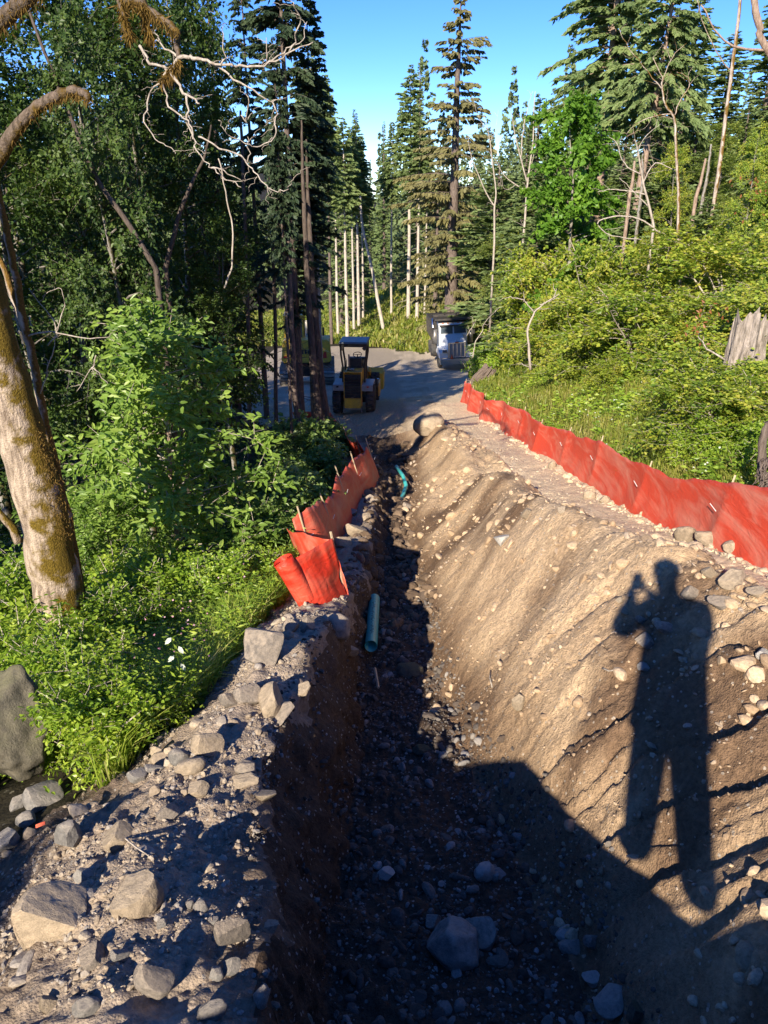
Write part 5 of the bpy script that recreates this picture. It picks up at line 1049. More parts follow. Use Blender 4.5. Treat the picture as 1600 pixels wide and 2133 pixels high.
# white undersided leaves
P = np.array([lay(a, b)[0]*0+W(a, b, 4.75) for a, b in [(357, 1328), (372, 1346), (363, 1365), (377, 1382), (345, 1398)]]); b0 = P[0].copy()
rg = np.random.default_rng(3); tb = empty('white_leafed_weed', 'weed with five white leaf undersides in the grass', 'weed', tuple(b0))
for i, q in enumerate(P): obj('leaf', leaf_mesh('leaf', np.array([[0, 0, 0.]]), np.array([[.4, -.1, -.8]]) if i % 2 else np.array([[-.5, -.2, -.5]]), np.array([[.1, -.9, .4]]), np.array([.07]), np.array([.035]), np.array([.5]), 'leaf6'), MS['white_leaf'], tb).location = tuple(q-b0)
mb = MB(); mb.tube([np.array([0.05, 0, -.45]), np.array([.03, 0, -.2]), np.array([0, 0, 0])], [.004, .003, .002], 4); mb.build('stem', MS['herb'], tb)
#PART3
# ---------------------------------------------------------------- silt fences
def fence_sheet(name, pts, h, mat, parent, seed, lean=.12, step=.06, rows=12, stakes=None, sag=.045):
    """fabric sheet along ground points; leans outward, sags between stakes"""
    A = np.array([p[:2] for p in pts], float); seg = np.r_[0, np.cumsum(np.linalg.norm(np.diff(A, axis=0), axis=1))]
    sarr = np.arange(0, seg[-1], step); 
    u = np.interp(sarr, seg, np.arange(len(A))); i = np.clip(u.astype(int), 0, len(A)-2); f = (u-i)[:, None]
    p0, p1, p2, p3 = A[np.maximum(i-1, 0)], A[i], A[i+1], A[np.minimum(i+2, len(A)-1)]
    B = .5*((2*p1)+(-p0+p2)*f+(2*p0-5*p1+4*p2-p3)*f*f+(-p0+3*p1-3*p2+p3)*f**3)
    T = nrm(np.gradient(B, axis=0)); Nr = np.stack([T[:, 1], -T[:, 0]], 1)
    hv = h*np.ones(len(sarr)) if not callable(h) else h(sarr/seg[-1])
    sk = np.array(stakes)*seg[-1] if stakes is not None else np.arange(0, seg[-1], 2.0)
    dist = np.min(np.abs(sarr[:, None]-sk[None]), 1); sg = sag*(1-np.exp(-dist/.35))
    v = np.linspace(0, 1, rows); S, Vv = np.meshgrid(sarr, v, indexing='ij')
    zb = Hh(B[:, 0], B[:, 1])
    bulge = (.05*np.sin(np.pi*Vv)*(1-np.exp(-dist/.3))[:, None])+.022*fbm(S*1.1, Vv*1.2, s=seed, o=2)+.004*np.abs(fbm(S*4+Vv*5, Vv*2-S, s=seed+1, o=3))-.003*np.abs(fbm(S*9-Vv*8, Vv*3, s=seed+6, o=2))
    # sharp pull creases running from the stakes
    cr = .005*np.abs(fbm(S*9-Vv*5, Vv*1.2+S*2, s=seed+3))*np.exp(-dist/.5)[:, None]
    off = lean*Vv+bulge*ss(Vv, 0, .15)+cr
    Z = zb[:, None]-.07+(hv-sg)[:, None]*Vv*1.0+.02*fbm(S*3, Vv, s=seed+2)*Vv
    P = np.stack([B[:, 0][:, None]+Nr[:, 0][:, None]*off, B[:, 1][:, None]+Nr[:, 1][:, None]*off, Z], -1)
    n, m = S.shape; idx = np.arange(n*m).reshape(n, m)
    q = np.stack([idx[:-1, :-1], idx[1:, :-1], idx[1:, 1:], idx[:-1, 1:]], -1).reshape(-1, 4)
    b0 = np.array(parent.location); o = obj(name, mesh(name, P.reshape(-1, 3)-b0, q, True), mat, parent)
    sol = o.modifiers.new('thickness', 'SOLIDIFY'); sol.thickness = .003
    out = []
    for s_ in sk:
        k = int(np.clip(np.searchsorted(sarr, s_), 0, n-1)); out.append((B[k], Nr[k], T[k], zb[k], hv[k]))
    return out
def stakes_at(lst, parent, lean, extra=.12, side=1, r=.016):
    b0 = np.array(parent.location); rg = np.random.default_rng(17)
    for B, Nr, T, z, h in lst:
        p0 = np.array([*(B+Nr*(.03*side)), z-.1])-b0; p1 = np.array([*(B+Nr*(lean+.035*side+.02*rg.random())), z+h+extra*(.4+rg.random())])-b0
        p1[:2] += T*rg.normal(0, .04); mb = MB(); mb.tube([p0, (p0+p1)/2, p1], [r, r, r*.95], 4, True); mb.build('stake', MS['wood'], parent)
        q = np.array([*(B+Nr*(lean*.55-.05*side)), z+h*.55])-b0; t3 = np.array([*T, .12]); mb = MB(); mb.tube([q-t3*.07, q+t3*.07], [.005, .005], 4, True); mb.build('wire_tie', MS['tie'], parent)
rf = empty('silt_fence', 'long red orange silt fence along the right edge of the dirt road', 'fence', (3.05, 8, gz(3.05, 8)))
pts = [(3.35, 3.4), (3.2, 4.4), (3.08, 5.4), (3.05, 7), (3.04, 8.3), (3.06, 9.5), (3.1, 11), (3.08, 12.2), (3.1, 13.3), (2.98, 15), (3.0, 16.6), (2.86, 18), (2.95, 19.4), (2.66, 20.8), (2.78, 22), (2.6, 23.4), (2.72, 24.8), (2.62, 25.9), (2.85, 26.1)]
L_ = fence_sheet('fabric', pts, lambda t: .74+.05*np.sin(t*23)+.10*ss(t, .93, 1), MS['fence'], rf, 5, .14, .05, 12, [.04, .14, .235, .33, .42, .5, .58, .66, .735, .81, .88, .95, 1.0])
stakes_at(L_, rf, .14, -.02, 1, .011)
lf = empty('silt_fence', 'near left silt fence that bends along the trench and ends in a roll', 'fence', (-.9, 10, gz(-.9, 10)))
pl = [at(p, y) for p, y in [(640, 9.7), (662, 9.85), (690, 10.2), (712, 11.0), (730, 12.0), (746, 13.2), (760, 13.9), (780, 14.6), (793, 15.7)]]
L_ = fence_sheet('fabric', pl, lambda t: .78+.06*np.sin(t*17), MS['fence_b'], lf, 11, -.30, .05, 12, [.03, .22, .48, .72, .97], sag=.06)
stakes_at(L_, lf, -.30, .09, -1, .012)
ff_ = empty('silt_fence', 'far left silt fence in shade between the twin trunks and the loader', 'fence', at(700, 21))
pf_ = [at(p, y) for p, y in [(768, 16.9), (748, 18.0), (733, 19.4), (720, 21.0), (700, 22.6), (675, 23.2), (650, 23.4), (620, 23.8)]]
L_ = fence_sheet('fabric', pf_, .68, MS['fence'], ff_, 21, -.22, .06, 10, [.05, .28, .5, .72, .95], sag=.1)
stakes_at(L_, ff_, -.22, .08, -1, .012)
# the roll and the loose sheet that leads to it
a0, a1 = W(668, 1296, 7.05), W(590, 1166, 7.0); c0, c1 = W(738, 1290, 7.45), W(692, 1120, 7.6)
b0 = np.array(lf.location); ax = nrm(a1-a0); e1 = nrm(np.cross(ax, [0, 1, 0])); e2 = np.cross(ax, e1)
th = np.linspace(0, 2*np.pi*4.2, 150); rr = .035+.075*th/th[-1]; hs = np.linspace(0, 1, 16)
P = []
for h_ in hs:
    r_ = rr*(1+.03*fbm(th*.7, np.full_like(th, h_*4), s=3)); c_ = a0+(a1-a0)*h_
    P.append(c_+e1*(np.cos(th)*r_)[:, None]+e2*(np.sin(th)*r_)[:, None])
P = np.array(P); idx = np.arange(P.shape[0]*P.shape[1]).reshape(P.shape[:2])
q = np.stack([idx[:-1, :-1], idx[1:, :-1], idx[1:, 1:], idx[:-1, 1:]], -1).reshape(-1, 4)
o = obj('fabric_roll', mesh('fabric_roll', P.reshape(-1, 3)-b0, q, True), MS['fence_r'], lf); so_ = o.modifiers.new('thickness', 'SOLIDIFY'); so_.thickness = .003
endp = P[:, -1]; n_ = 34; S = np.linspace(0, 1, n_)
G_ = []
for k, s_ in enumerate(S):
    st0 = c0+(c1-c0)*hs[:, None]; line = endp*(1-s_)+st0*s_
    bul = np.sin(np.pi*s_)*(.10+.05*np.sin(hs*5))[:, None]*np.array([0, -1, .35])+(.02*fbm(np.full(16, s_*7), hs*5, s=8)+.03*np.abs(fbm(np.full(16, s_*10)+hs*2, hs*2, s=9)))[:, None]*np.array([.3, -1, .2])*ss(s_, 0, .1)
    waist = -.05*np.exp(-((hs-.5)/.12)**2)*ss(s_, .55, 1); bul = bul+np.array([1., 0, 0])*waist[:, None]
    G_.append(line+bul)
G_ = np.array(G_); idx = np.arange(n_*16).reshape(n_, 16); q = np.stack([idx[:-1, :-1], idx[1:, :-1], idx[1:, 1:], idx[:-1, 1:]], -1).reshape(-1, 4)
o = obj('loose_fabric', mesh('loose_fabric', G_.reshape(-1, 3)-b0, q, True), MS['fence_r'], lf); so_ = o.modifiers.new('thickness', 'SOLIDIFY'); so_.thickness = .003
mb = MB(); mb.tube([c0-b0+np.array([-.01, .05, -.15]), (c0+c1)/2-b0+np.array([-.03, .05, 0]), c1-b0+np.array([-.02, .05, .05])], [.013]*3, 4, True); mb.build('stake', MS['wood'], lf)
# sheet from stake back to the standing fence
pz = at(640, 9.7); d0 = np.array([pz[0], pz[1], pz[2]-.05]); d1 = d0+np.array([-.28, .1, .66]); G_ = []
for s_ in np.linspace(0, 1, 24):
    A_ = c0+(c1-c0)*hs[:, None]; B_ = d0+(d1-d0)*hs[:, None]; G_.append(A_*(1-s_)+B_*s_+np.array([-.12, 0, 0])*np.sin(np.pi*s_)+(.03*fbm(np.full(16, s_*5), hs*3, s=12))[:, None])
G_ = np.array(G_); idx = np.arange(24*16).reshape(24, 16); q = np.stack([idx[:-1, :-1], idx[1:, :-1], idx[1:, 1:], idx[:-1, 1:]], -1).reshape(-1, 4)
o = obj('fabric', mesh('fabric', G_.reshape(-1, 3)-b0, q, True), MS['fence'], lf); so_ = o.modifiers.new('thickness', 'SOLIDIFY'); so_.thickness = .003

# ---------------------------------------------------------------- pipes and small site bits
def pipe(name, label, P, r, mat, bands=0, marks=0):
    P = np.array(P); t = empty(name, label, 'pipe', tuple(P[0])); Q = P-P[0]
    mb = MB(); mb.tube(Q, [r]*len(Q), 20); mb.tube(Q, [r*.88]*len(Q), 20)
    n = 20; m = len(Q)
    for e in (0, m-1):
        k = np.arange(n); k2 = (k+1) % n; mb.f4.append(np.stack([e*n+k, e*n+k2, n*m+e*n+k2, n*m+e*n+k], 1))
    mb.build('pipe_wall', mat, t, True)
    if marks:
        rg = random.Random(3); d = nrm(Q[-1]-Q[0]); L = np.linalg.norm(Q[-1]-Q[0]); sd = nrm(np.cross(d, [0, 0, 1])); up = np.cross(sd, d); mk = MB()
        for k in range(marks):
            c = Q[0]+d*L*(.12+.7*k/marks); an = -.25+rg.choice([0, .22]); w_ = .012*rg.uniform(.6, 1.2)
            for j in range(rg.choice([1, 2, 3])):
                aa = an+j*.14; p_ = c+d*rg.uniform(0, .006)
                o1 = sd*math.sin(aa)*r*1.012+up*math.cos(aa)*r*1.012; o2 = sd*math.sin(aa+.1)*r*1.012+up*math.cos(aa+.1)*r*1.012
                mk.add(np.array([p_+o1, p_+o2, p_+o2+d*w_, p_+o1+d*w_]), f4=[(0, 1, 2, 3)])
        mk.build('printed_text', MS['ink'], t)
    return t
pipe('sewer_pipe', 'short length of green sewer pipe lying along the left side of the trench', [W(773, 1346, 7.3), W(780, 1247, 8.6)], .07, MS['teal'], marks=46)
pipe('sewer_pipe', 'thin dark green pipe just left of the short sewer pipe', [W(766, 1325, 8.1), W(764, 1290, 8.8), W(772, 1238, 9.7)], .03, MS['teal'])
pipe('sewer_pipe', 'bent green pipe coming out of the soil farther up the trench', [W(832, 1046, 14.6), W(840, 1030, 14.9), W(846, 1012, 15.3), W(840, 992, 15.8), W(826, 972, 16.5)], .042, MS['teal'])
mb = MB(); p0, p1 = W(781, 1392, 6.6), W(788, 1432, 6.2); mb.tube([p0, p1], [.014, .014], 4, True); mb.build('lath', MS['wood'], None, label='grey wooden lath stuck in the left trench wall near the pipe end', category='lath')
l, s_ = lay(88, 1732); mb = MB(); mb.box((0, 0, 0), (.055, .02, .006)); o = mb.build('plastic_tag', MS['label'], None, bevel=.002, label='small orange plastic tag lying on a grey rock at lower left', category='tag'); o.location = (l[0], l[1], l[2]+.05); o.rotation_euler = (.5, -.3, .2)
def stick(label, pts, r=.004):
    P = np.array([hit(a, b)+np.array([0, 0, .02]) for a, b in pts]); t = P[0]; mb = MB(); mb.tube(P-t, np.linspace(r, r*.5, len(P)), 5, True); o = mb.build('stick', MS['dead'], None, True, label=label, category='stick'); o.location = tuple(t)
stick('twig leaning on the sunlit blocky rock', [(232, 1765), (262, 1752), (285, 1772), (312, 1790)], .006)
stick('thin dry twig on the heap below the road edge', [(760, 1150), (775, 1160), (800, 1168)])
stick('dark root end poking out of the face of the spoil heap', [(1255, 1397), (1268, 1403), (1284, 1400)], .008)
stick('thin root poking from the lower heap face', [(1025, 1435), (1020, 1415), (1022, 1400)], .008)

# ---------------------------------------------------------------- vehicles
def wheel(parent, c, r, w_, lugs=22, rimr=.55, rimm='yellow', steer=0):
    """axis along x; wheel > tyre, rim"""
    t = bpy.data.objects.new('wheel', None); C.objects.link(t); t.parent = parent; t.location = c; t.rotation_euler = (0, 0, steer)
    prof = [(-w_/2*.8, r*rimr), (-w_/2, r*.72), (-w_/2*.98, r*.9), (-w_/2*.8, r*.975), (0, r), (w_/2*.8, r*.975), (w_/2*.98, r*.9), (w_/2, r*.72), (w_/2*.8, r*rimr)]
    n = 40; an = np.linspace(0, 2*np.pi, n, endpoint=False); V = np.array([[(x, rr*math.cos(a), rr*math.sin(a)) for x, rr in prof] for a in an]).reshape(-1, 3); m = len(prof)
    i, j = np.meshgrid(np.arange(n), np.arange(m-1), indexing='ij'); i2 = (i+1) % n
    mb = MB(); mb.add(V, f4=np.stack([i*m+j, i*m+j+1, i2*m+j+1, i2*m+j], -1).reshape(-1, 4))
    if lugs:
        for k in range(lugs):
            for sd in (-1, 1):
                a = 2*math.pi*(k+(.5 if sd > 0 else 0))/lugs
                mb.box((sd*w_*.24, math.cos(a)*(r+.006), math.sin(a)*(r+.006)), (w_*.46, .05*r*2, .045*r*2), (a-math.pi/2, 0, 0))
    mb.build('tyre', MS['rubber'], t, True)
    mb = MB(); mb.cyl((-w_*.30, 0, 0), (w_*.30, 0, 0), r*rimr, n=28); mb.cyl((-w_*.36, 0, 0), (w_*.36, 0, 0), r*.2, n=12); mb.build('rim', MS[rimm], t)
    return t
# loader seen from behind
ld = empty('wheel_loader', 'small yellow wheel loader with a roof canopy, seen from behind on the road', 'loader', at(739, 26.0), -.07, None, .93)
for y_ in (0, 2.0):
    for sx in (-1, 1): wheel(ld, (sx*.61, y_, .5), .52, .33, 20)
mb = MB(); mb.box((0, .7, .62), (.62, 2.4, .5)); mb.box((0, 0, .5), (1.0, .22, .22)); mb.box((0, 2, .5), (1.0, .22, .22)); mb.build('chassis', MS['black'], ld, bevel=.02)
mb = MB(); mb.prism([(-.55, .55), (.75, .55), (.75, 1.5), (.1, 1.62), (-.42, 1.6), (-.55, 1.5)], -.3, .3, 0); mb.build('engine_hood', MS['yellow'], ld, bevel=.03)
mb = MB()
for sx in (-1, 1): mb.box((sx*.315, -.5, 1.0), (.035, .16, 1.28)); 
mb.box((0, -.5, 1.61), (.66, .16, .035)); mb.build('grille_frame', MS['yellow'], ld, bevel=.01)
mb = MB(); mb.box((0, -.56, 1.1), (.58, .03, .86)); mb.build('grille_back', MS['black'], ld)
for k in range(8):
    mb = MB(); mb.box((0, -.585, .74+.1*k), (.56, .05, .028), (.5, 0, 0)); mb.build('grille_slat', MS['black'], ld)
mb = MB(); mb.box((0, -.56, .47), (.60, .14, .34)); mb.build('counterweight', MS['yellow2'], ld, bevel=.02)
mb = MB(); mb.box((0, -.55, .27), (.68, .12, .05)); mb.box((-.31, -.55, .2), (.05, .1, .12)); mb.box((.31, -.55, .2), (.05, .1, .12)); mb.build('tow_frame', MS['steel'], ld, bevel=.01)
mb = MB(); mb.box((0, -.635, .695), (.08, .01, .03)); mb.build('latch', MS['chrome'], ld)
for sx in (-1, 1):
    mb = MB(); mb.box((sx*.53, -.05, 1.13), (.4, 1.0, .05)); mb.box((sx*.53, -.56, 1.04), (.4, .05, .22)); mb.box((sx*.53, .46, 1.0), (.4, .05, .3)); mb.build('fender', MS['grey'], ld, bevel=.015)
    mb = MB(); mb.box((sx*.55, -.595, 1.09), (.08, .03, .06)); mb.build('tail_light', MS['red'] if sx > 0 else MS['black'], ld, bevel=.005)
    for yy, tt in ((-.12, 0), (.62, .06)):
        mb = MB(); mb.tube([(sx*.40, yy, 1.15), (sx*.40, yy, 1.75), (sx*.46, yy+.02, 2.15), (sx*.47, yy+.04, 2.52)], [.035]*4, 8); mb.build('canopy_post', MS['black'], ld, True)
    mb = MB(); mb.tube([(sx*.36, .25, 1.5), (sx*.38, .3, 1.86), (sx*.34, .36, 1.93), (sx*.30, .3, 1.86), (sx*.31, .25, 1.6)], [.014]*5, 6); mb.build('grab_rail', MS['black'], ld, True)
mb = MB(); mb.box((0, .3, 2.6), (1.05, 1.15, .07), None, (.96, .96)); mb.build('canopy', MS['rops'], ld, bevel=.02)
mb = MB(); mb.box((0, -.2, 2.51), (1.0, .05, .13)); mb.box((-.47, .3, 2.51), (.05, 1.0, .13)); mb.box((.47, .3, 2.51), (.05, 1.0, .13)); mb.box((-.40, -.2, 2.4), (.12, .04, .12), (0, .78, 0)); mb.box((.40, -.2, 2.4), (.12, .04, .12), (0, -.78, 0)); mb.build('canopy_frame', MS['black'], ld, bevel=.01)
mb = MB(); mb.box((0, .42, 1.72), (.5, .12, .42), (-.1, 0, 0)); mb.box((0, .6, 1.5), (.48, .45, .12)); mb.build('seat', MS['black'], ld, bevel=.03)
mb = MB(); an = np.linspace(0, 2*np.pi, 19); mb.tube([(.02+.16*math.cos(a), 1.05+.13*math.sin(a), 1.93+.07*math.sin(a)) for a in an], [.013]*19, 6); mb.tube([(.02, 1.05, 1.93), (.02, 1.25, 1.6)], [.02, .02], 6); mb.tube([(-.13, 1.05, 1.93), (.17, 1.05, 1.93)], [.01]*2, 5); mb.build('steering_wheel', MS['black'], ld, True)
mb = MB(); mb.box((0, 1.25, 1.55), (.7, .2, .5)); mb.build('dashboard', MS['black'], ld, bevel=.02)
mb = MB(); mb.tube([(-.17, -.1, 1.6), (-.17, -.1, 2.16)], [.028, .028], 10, True); mb.build('exhaust', MS['bark_red'], ld, True)
mb = MB(); mb.cyl((-.2, -.3, 1.66), (.05, -.3, 1.66), .05, n=12); mb.cyl((0.0, -.42, 1.62), (0.0, -.42, 1.70), .035, n=12); mb.build('air_filter', MS['steel'], ld, True)
mb = MB(); mb.box((0, 1.7, .95), (.7, 1.0, .6)); mb.build('front_frame', MS['yellow'], ld, bevel=.03)
for sx in (-1, 1):
    mb = MB(); mb.prism([(1.4, 1.2), (1.6, 1.35), (2.9, .6), (3.0, .35), (2.8, .35)], sx*.42-.04, sx*.42+.04, 0); mb.build('lift_arm', MS['yellow'], ld, bevel=.01)
mb = MB(); mb.prism([(2.9, .15), (3.75, .12), (3.75, .16), (3.05, .22), (2.98, .75), (3.2, .95), (3.15, 1.0), (2.88, .8)], -.86, .86, 0); mb.box((-.86, 3.25, .5), (.03, .6, .66)); mb.box((.86, 3.25, .5), (.03, .6, .66)); mb.build('bucket', MS['yellow2'], ld, bevel=.01)
mb = MB(); mb.box((.86, .9, .72), (.06, .7, .5)); mb.build('side_step', MS['yellow'], ld, bevel=.02)
mb = MB(); mb.box((.84, .5, 1.02), (.05, .05, .26)); mb.build('mirror_post', MS['chrome'], ld)

# excavator seen from behind
ex = empty('excavator', 'yellow tracked excavator half hidden behind the dark conifer trunks', 'excavator', at(642, 37.0), .06)
for sx in (-1, 1):
    t = bpy.data.objects.new('track', None); C.objects.link(t); t.parent = ex; t.location = (sx*1.02, .6, 0)
    pr = []; 
    for a in np.linspace(math.pi/2, 3*math.pi/2, 9): pr.append((-1.3+.42*math.cos(a), .45+.42*math.sin(a)))
    for a in np.linspace(-math.pi/2, math.pi/2, 9): pr.append((1.3+.42*math.cos(a), .45+.42*math.sin(a)))
    mb = MB(); mb.prism([(a*.97, .45+(b-.45)*.9) for a, b in pr], -.24, .24, 0); mb.build('belt', MS['black'], t)
    pa = np.array(pr+[pr[0]]); sgl = np.r_[0, np.cumsum(np.linalg.norm(np.diff(pa, axis=0), axis=1))]; me_ = None
    for s_ in np.arange(0, sgl[-1]-.05, .17):
        y0, z0 = np.interp(s_, sgl, pa[:, 0]), np.interp(s_, sgl, pa[:, 1]); y1, z1 = np.interp(s_+.05, sgl, pa[:, 0]), np.interp(s_+.05, sgl, pa[:, 1]); a = math.atan2(z1-z0, y1-y0)
        if me_ is None: mb = MB(); mb.box((0, 0, 0), (.56, .13, .045)); mb.box((0, 0, .03), (.56, .025, .04)); mb.box((0, 0, -.03), (.56, .025, .04)); me_ = mb.data('track_shoe')
        o = obj('track_shoe', me_, MS['steel'], t); o.location = (0, y0, z0); o.rotation_euler = (a, 0, 0)
mb = MB(); mb.box((0, .6, .62), (1.3, 1.6, .5)); mb.cyl((0, .6, .85), (0, .6, 1.1), .6, n=24); mb.build('undercarriage', MS['black'], ex)
mb = MB(); mb.prism([(-1.18, 1.25), (-1.1, 2.12), (-.98, 2.22), (.98, 2.22), (1.1, 2.12), (1.18, 1.25), (1.05, 1.14), (-1.05, 1.14)], -.75, -.05, 1); mb.build('counterweight', MS['yellow2'], ex, bevel=.04)
mb = MB(); mb.box((0, .9, 1.55), (2.25, 2.0, .85)); mb.build('engine_housing', MS['yellow2'], ex, bevel=.04)
mb = MB(); mb.box((0, .8, 1.1), (2.2, 2.6, .1)); mb.build('deck', MS['black'], ex)
mb = MB(); mb.box((-.62, 1.5, 2.4), (.86, 1.5, 1.1)); mb.build('cab_glass', MS['glass'], ex, bevel=.03)
mb = MB()
for x_ in (-1.06, -.18):
    for y_ in (.74, 2.26): mb.box((x_, y_, 2.45), (.08, .08, 1.25))
for z_ in (1.9, 3.04): mb.box((-.62, .74, z_), (.96, .09, .1)); mb.box((-.62, 2.26, z_), (.96, .09, .1)); mb.box((-1.06, 1.5, z_), (.09, 1.6, .1)); mb.box((-.18, 1.5, z_), (.09, 1.6, .1))
mb.build('cab_frame', MS['yellow2'], ex, bevel=.01)
mb = MB(); mb.box((-.62, 1.5, 3.11), (1.0, 1.65, .06)); mb.build('cab_roof', MS['yellow2'], ex, bevel=.02)
mb = MB(); mb.prism([(1.6, 1.5), (1.9, 2.1), (3.2, 3.9), (4.8, 4.3), (4.9, 4.05), (3.4, 3.55), (2.3, 1.5)], -.02, .3, 0); mb.build('boom', MS['yellow2'], ex, bevel=.02)
mb = MB(); mb.prism([(4.7, 4.6), (5.0, 4.5), (5.4, 2.2), (5.2, 2.1)], .04, .24, 0); mb.build('stick_arm', MS['yellow2'], ex, bevel=.02)
mb = MB(); mb.prism([(5.1, 2.2), (5.6, 2.1), (5.9, 1.3), (5.4, .8), (4.9, 1.3)], -.25, .55, 0); mb.build('bucket', MS['steel'], ex, bevel=.02)
mb = MB(); mb.prism([(.72, 1.36), (.96, 1.36), (.93, 1.66), (.84, 1.66)], -.768, -.755, 1); mb.build('warning_triangle', MS['red'], ex)
mb = MB()
for k, (a, b) in enumerate([(-.78, .1), (-.62, .1), (-.47, .07), (-.34, .11), (-.18, .1), (-.03, .09), (.12, .1)]): mb.box((a, -.764, 1.66), (b, .012, .2)); mb.box((a+.02, -.764, 1.72-.1*(k % 2)), (b*1.5, .012, .05))
mb.build('lettering', MS['black'], ex)
mb = MB(); mb.box((-1.0, -.76, 1.42), (.16, .03, .1)); mb.build('tail_light', MS['red'], ex)
mb = MB(); mb.cyl((.8, .4, 2.2), (.8, .4, 2.6), .05, n=12); mb.build('exhaust', MS['black'], ex)

# dump truck facing the camera
tk = empty('dump_truck', 'white dump truck with a black tipper body parked facing the camera under the trees', 'dump truck', at(952, 49.5), .05, None, (.95, .95, .86), (0, -.045))
tk.location.z += .05
for (x_, y_) in ((-1.05, 1.1), (1.05, 1.1)): wheel(tk, (x_, y_, .52), .54, .3, 0, .5, 'chrome')
for y_ in (5.0, 6.35):
    for x_ in (-1.0, 1.0): wheel(tk, (x_, y_, .52), .54, .52, 0, .5, 'chrome')
mb = MB(); mb.box((0, 4, .85), (.9, 7.4, .28)); mb.build('chassis', MS['black'], tk, bevel=.02)
mb = MB(); mb.box((.0, -.1, .68), (2.34, .22, .42)); mb.build('bumper', MS['chrome'], tk, bevel=.03)
mb = MB(); mb.prism([(0, 1.0), (0, 2.0), (.12, 2.12), (1.75, 2.38), (1.75, 1.0)], -.62, .62, 0); mb.build('hood', MS['white'], tk, bevel=.06)
mb = MB(); mb.box((0, -.02, 1.5), (1.2, .06, 1.14)); mb.build('grille_surround', MS['chrome'], tk, bevel=.03)
mb = MB(); mb.box((0, -.06, 1.5), (1.04, .03, .98)); mb.build('grille_mesh', MS['grey'], tk)
for k in range(5):
    mb = MB(); mb.box((-.52+.26*k, -.085, 1.5), (.035, .03, 1.0)); mb.build('grille_bar', MS['chrome'], tk)
an = np.linspace(0, 2*np.pi, 16, endpoint=False); mb = MB(); mb.prism([(.15*math.cos(a), 2.07+.055*math.sin(a)) for a in an], -.09, -.03, 1); mb.build('oval_badge', MS['black'], tk)
an = np.linspace(0, 2*np.pi, 16, endpoint=False); mb = MB(); mb.prism([(.12*math.cos(a), 2.07+.035*math.sin(a)) for a in an], -.097, -.091, 1); mb.build('badge_face', MS['red'], tk)
mb = MB(); mb.tube([(0, -.02, 2.12), (0, -.05, 2.2), (0, .08, 2.24)], [.03, .025, .01], 6, True); mb.build('hood_ornament', MS['chrome'], tk)
for sx in (-1, 1):
    mb = MB(); mb.prism([(-.05, .92), (-.05, 1.35), (.25, 1.52), (1.2, 1.58), (1.9, 1.2), (1.9, 1.0), (1.55, 1.05), (1.1, 1.2), (.6, 1.1), (.45, .9)], sx*.62, sx*1.2, 0); mb.build('fender', MS['white'], tk, bevel=.05)
    mb = MB(); mb.box((sx*.84, -.12, 1.48), (.34, .22, .26)); mb.build('headlight', MS['chrome'], tk, bevel=.03)
    mb = MB(); mb.box((sx*.84, -.24, 1.48), (.26, .02, .17)); mb.build('headlight_lens', MS['glass'], tk, bevel=.01)
    mb = MB(); mb.cyl((sx*1.25, 2.0, 1.6), (sx*1.25, 2.0, 2.7), .17, n=20); mb.build('air_cleaner', MS['steel'], tk, True)
    mb = MB(); mb.cyl((sx*1.22, 3.5, 1.3), (sx*1.22, 3.5, 3.3), .08, n=14); mb.build('exhaust_stack', MS['chrome'], tk, True)
    mb = MB(); mb.box((sx*1.42, 1.9, 2.55), (.2, .08, .62)); mb.box((sx*1.28, 1.95, 2.85), (.35, .03, .03)); mb.box((sx*1.28, 1.95, 2.25), (.35, .03, .03)); mb.build('mirror', MS['black'], tk, bevel=.02)
mb = MB(); mb.prism([(1.72, 1.1), (1.72, 2.32), (1.86, 3.0), (2.05, 3.1), (3.3, 3.1), (3.3, 1.1)], -.98, .98, 0); mb.build('cab', MS['white'], tk, bevel=.06)
for sx in (-1, 1):
    V = np.array([(sx*.05, 1.70, 2.40), (sx*.88, 1.72, 2.40), (sx*.84, 1.835, 2.93), (sx*.05, 1.82, 2.93)]); V2 = V+np.array([0, -.022, 0]); mb = MB(); mb.add(np.vstack([V, V2]), f4=[(0, 1, 2, 3), (4, 7, 6, 5), (0, 4, 5, 1), (1, 5, 6, 2), (2, 6, 7, 3), (3, 7, 4, 0)]); mb.build('windscreen', MS['glass'], tk)
    mb = MB(); mb.tube([(sx*.15, 1.66, 2.40), (sx*.62, 1.69, 2.5)], [.012, .012], 5); mb.build('wiper', MS['black'], tk)
    mb = MB(); mb.box((sx*1.0, 2.6, 2.65), (.03, .9, .6)); mb.build('side_window', MS['glass'], tk)
mb = MB(); mb.box((0, 1.78, 2.98), (1.9, .3, .05), (.1, 0, 0)); mb.build('sun_visor', MS['black'], tk, bevel=.01)
for k in range(5):
    mb = MB(); mb.box((-.7+.35*k, 1.95, 3.14), (.1, .08, .05)); mb.build('marker_lamp', MS['amber'], tk, bevel=.01)
mb = MB(); mb.box((0, 5.7, 2.2), (2.4, 4.4, 1.5), None, (1.04, 1.02)); mb.build('tipper_body', MS['black'], tk, bevel=.03)
mb = MB(); mb.box((0, 2.75, 3.34), (2.46, 1.5, .16), (-.05, 0, 0)); mb.box((0, 3.52, 3.1), (2.4, .1, .9)); mb.build('tipper_canopy', MS['black'], tk, bevel=.03)
for k in range(7):
    for sx in (-1, 1):
        mb = MB(); mb.box((sx*1.24, 3.75+.65*k, 2.2), (.08, .1, 1.45)); mb.build('body_rib', MS['black'], tk)
mb = MB(); mb.cyl((0, 0, 0), (0, 0, .3), .09, .02, 12); mb.box((0, 0, -.005), (.22, .22, .02)); o = mb.build('safety_cone', MS['cone'], tk, True); o.location = (-.36, -.12, .9)

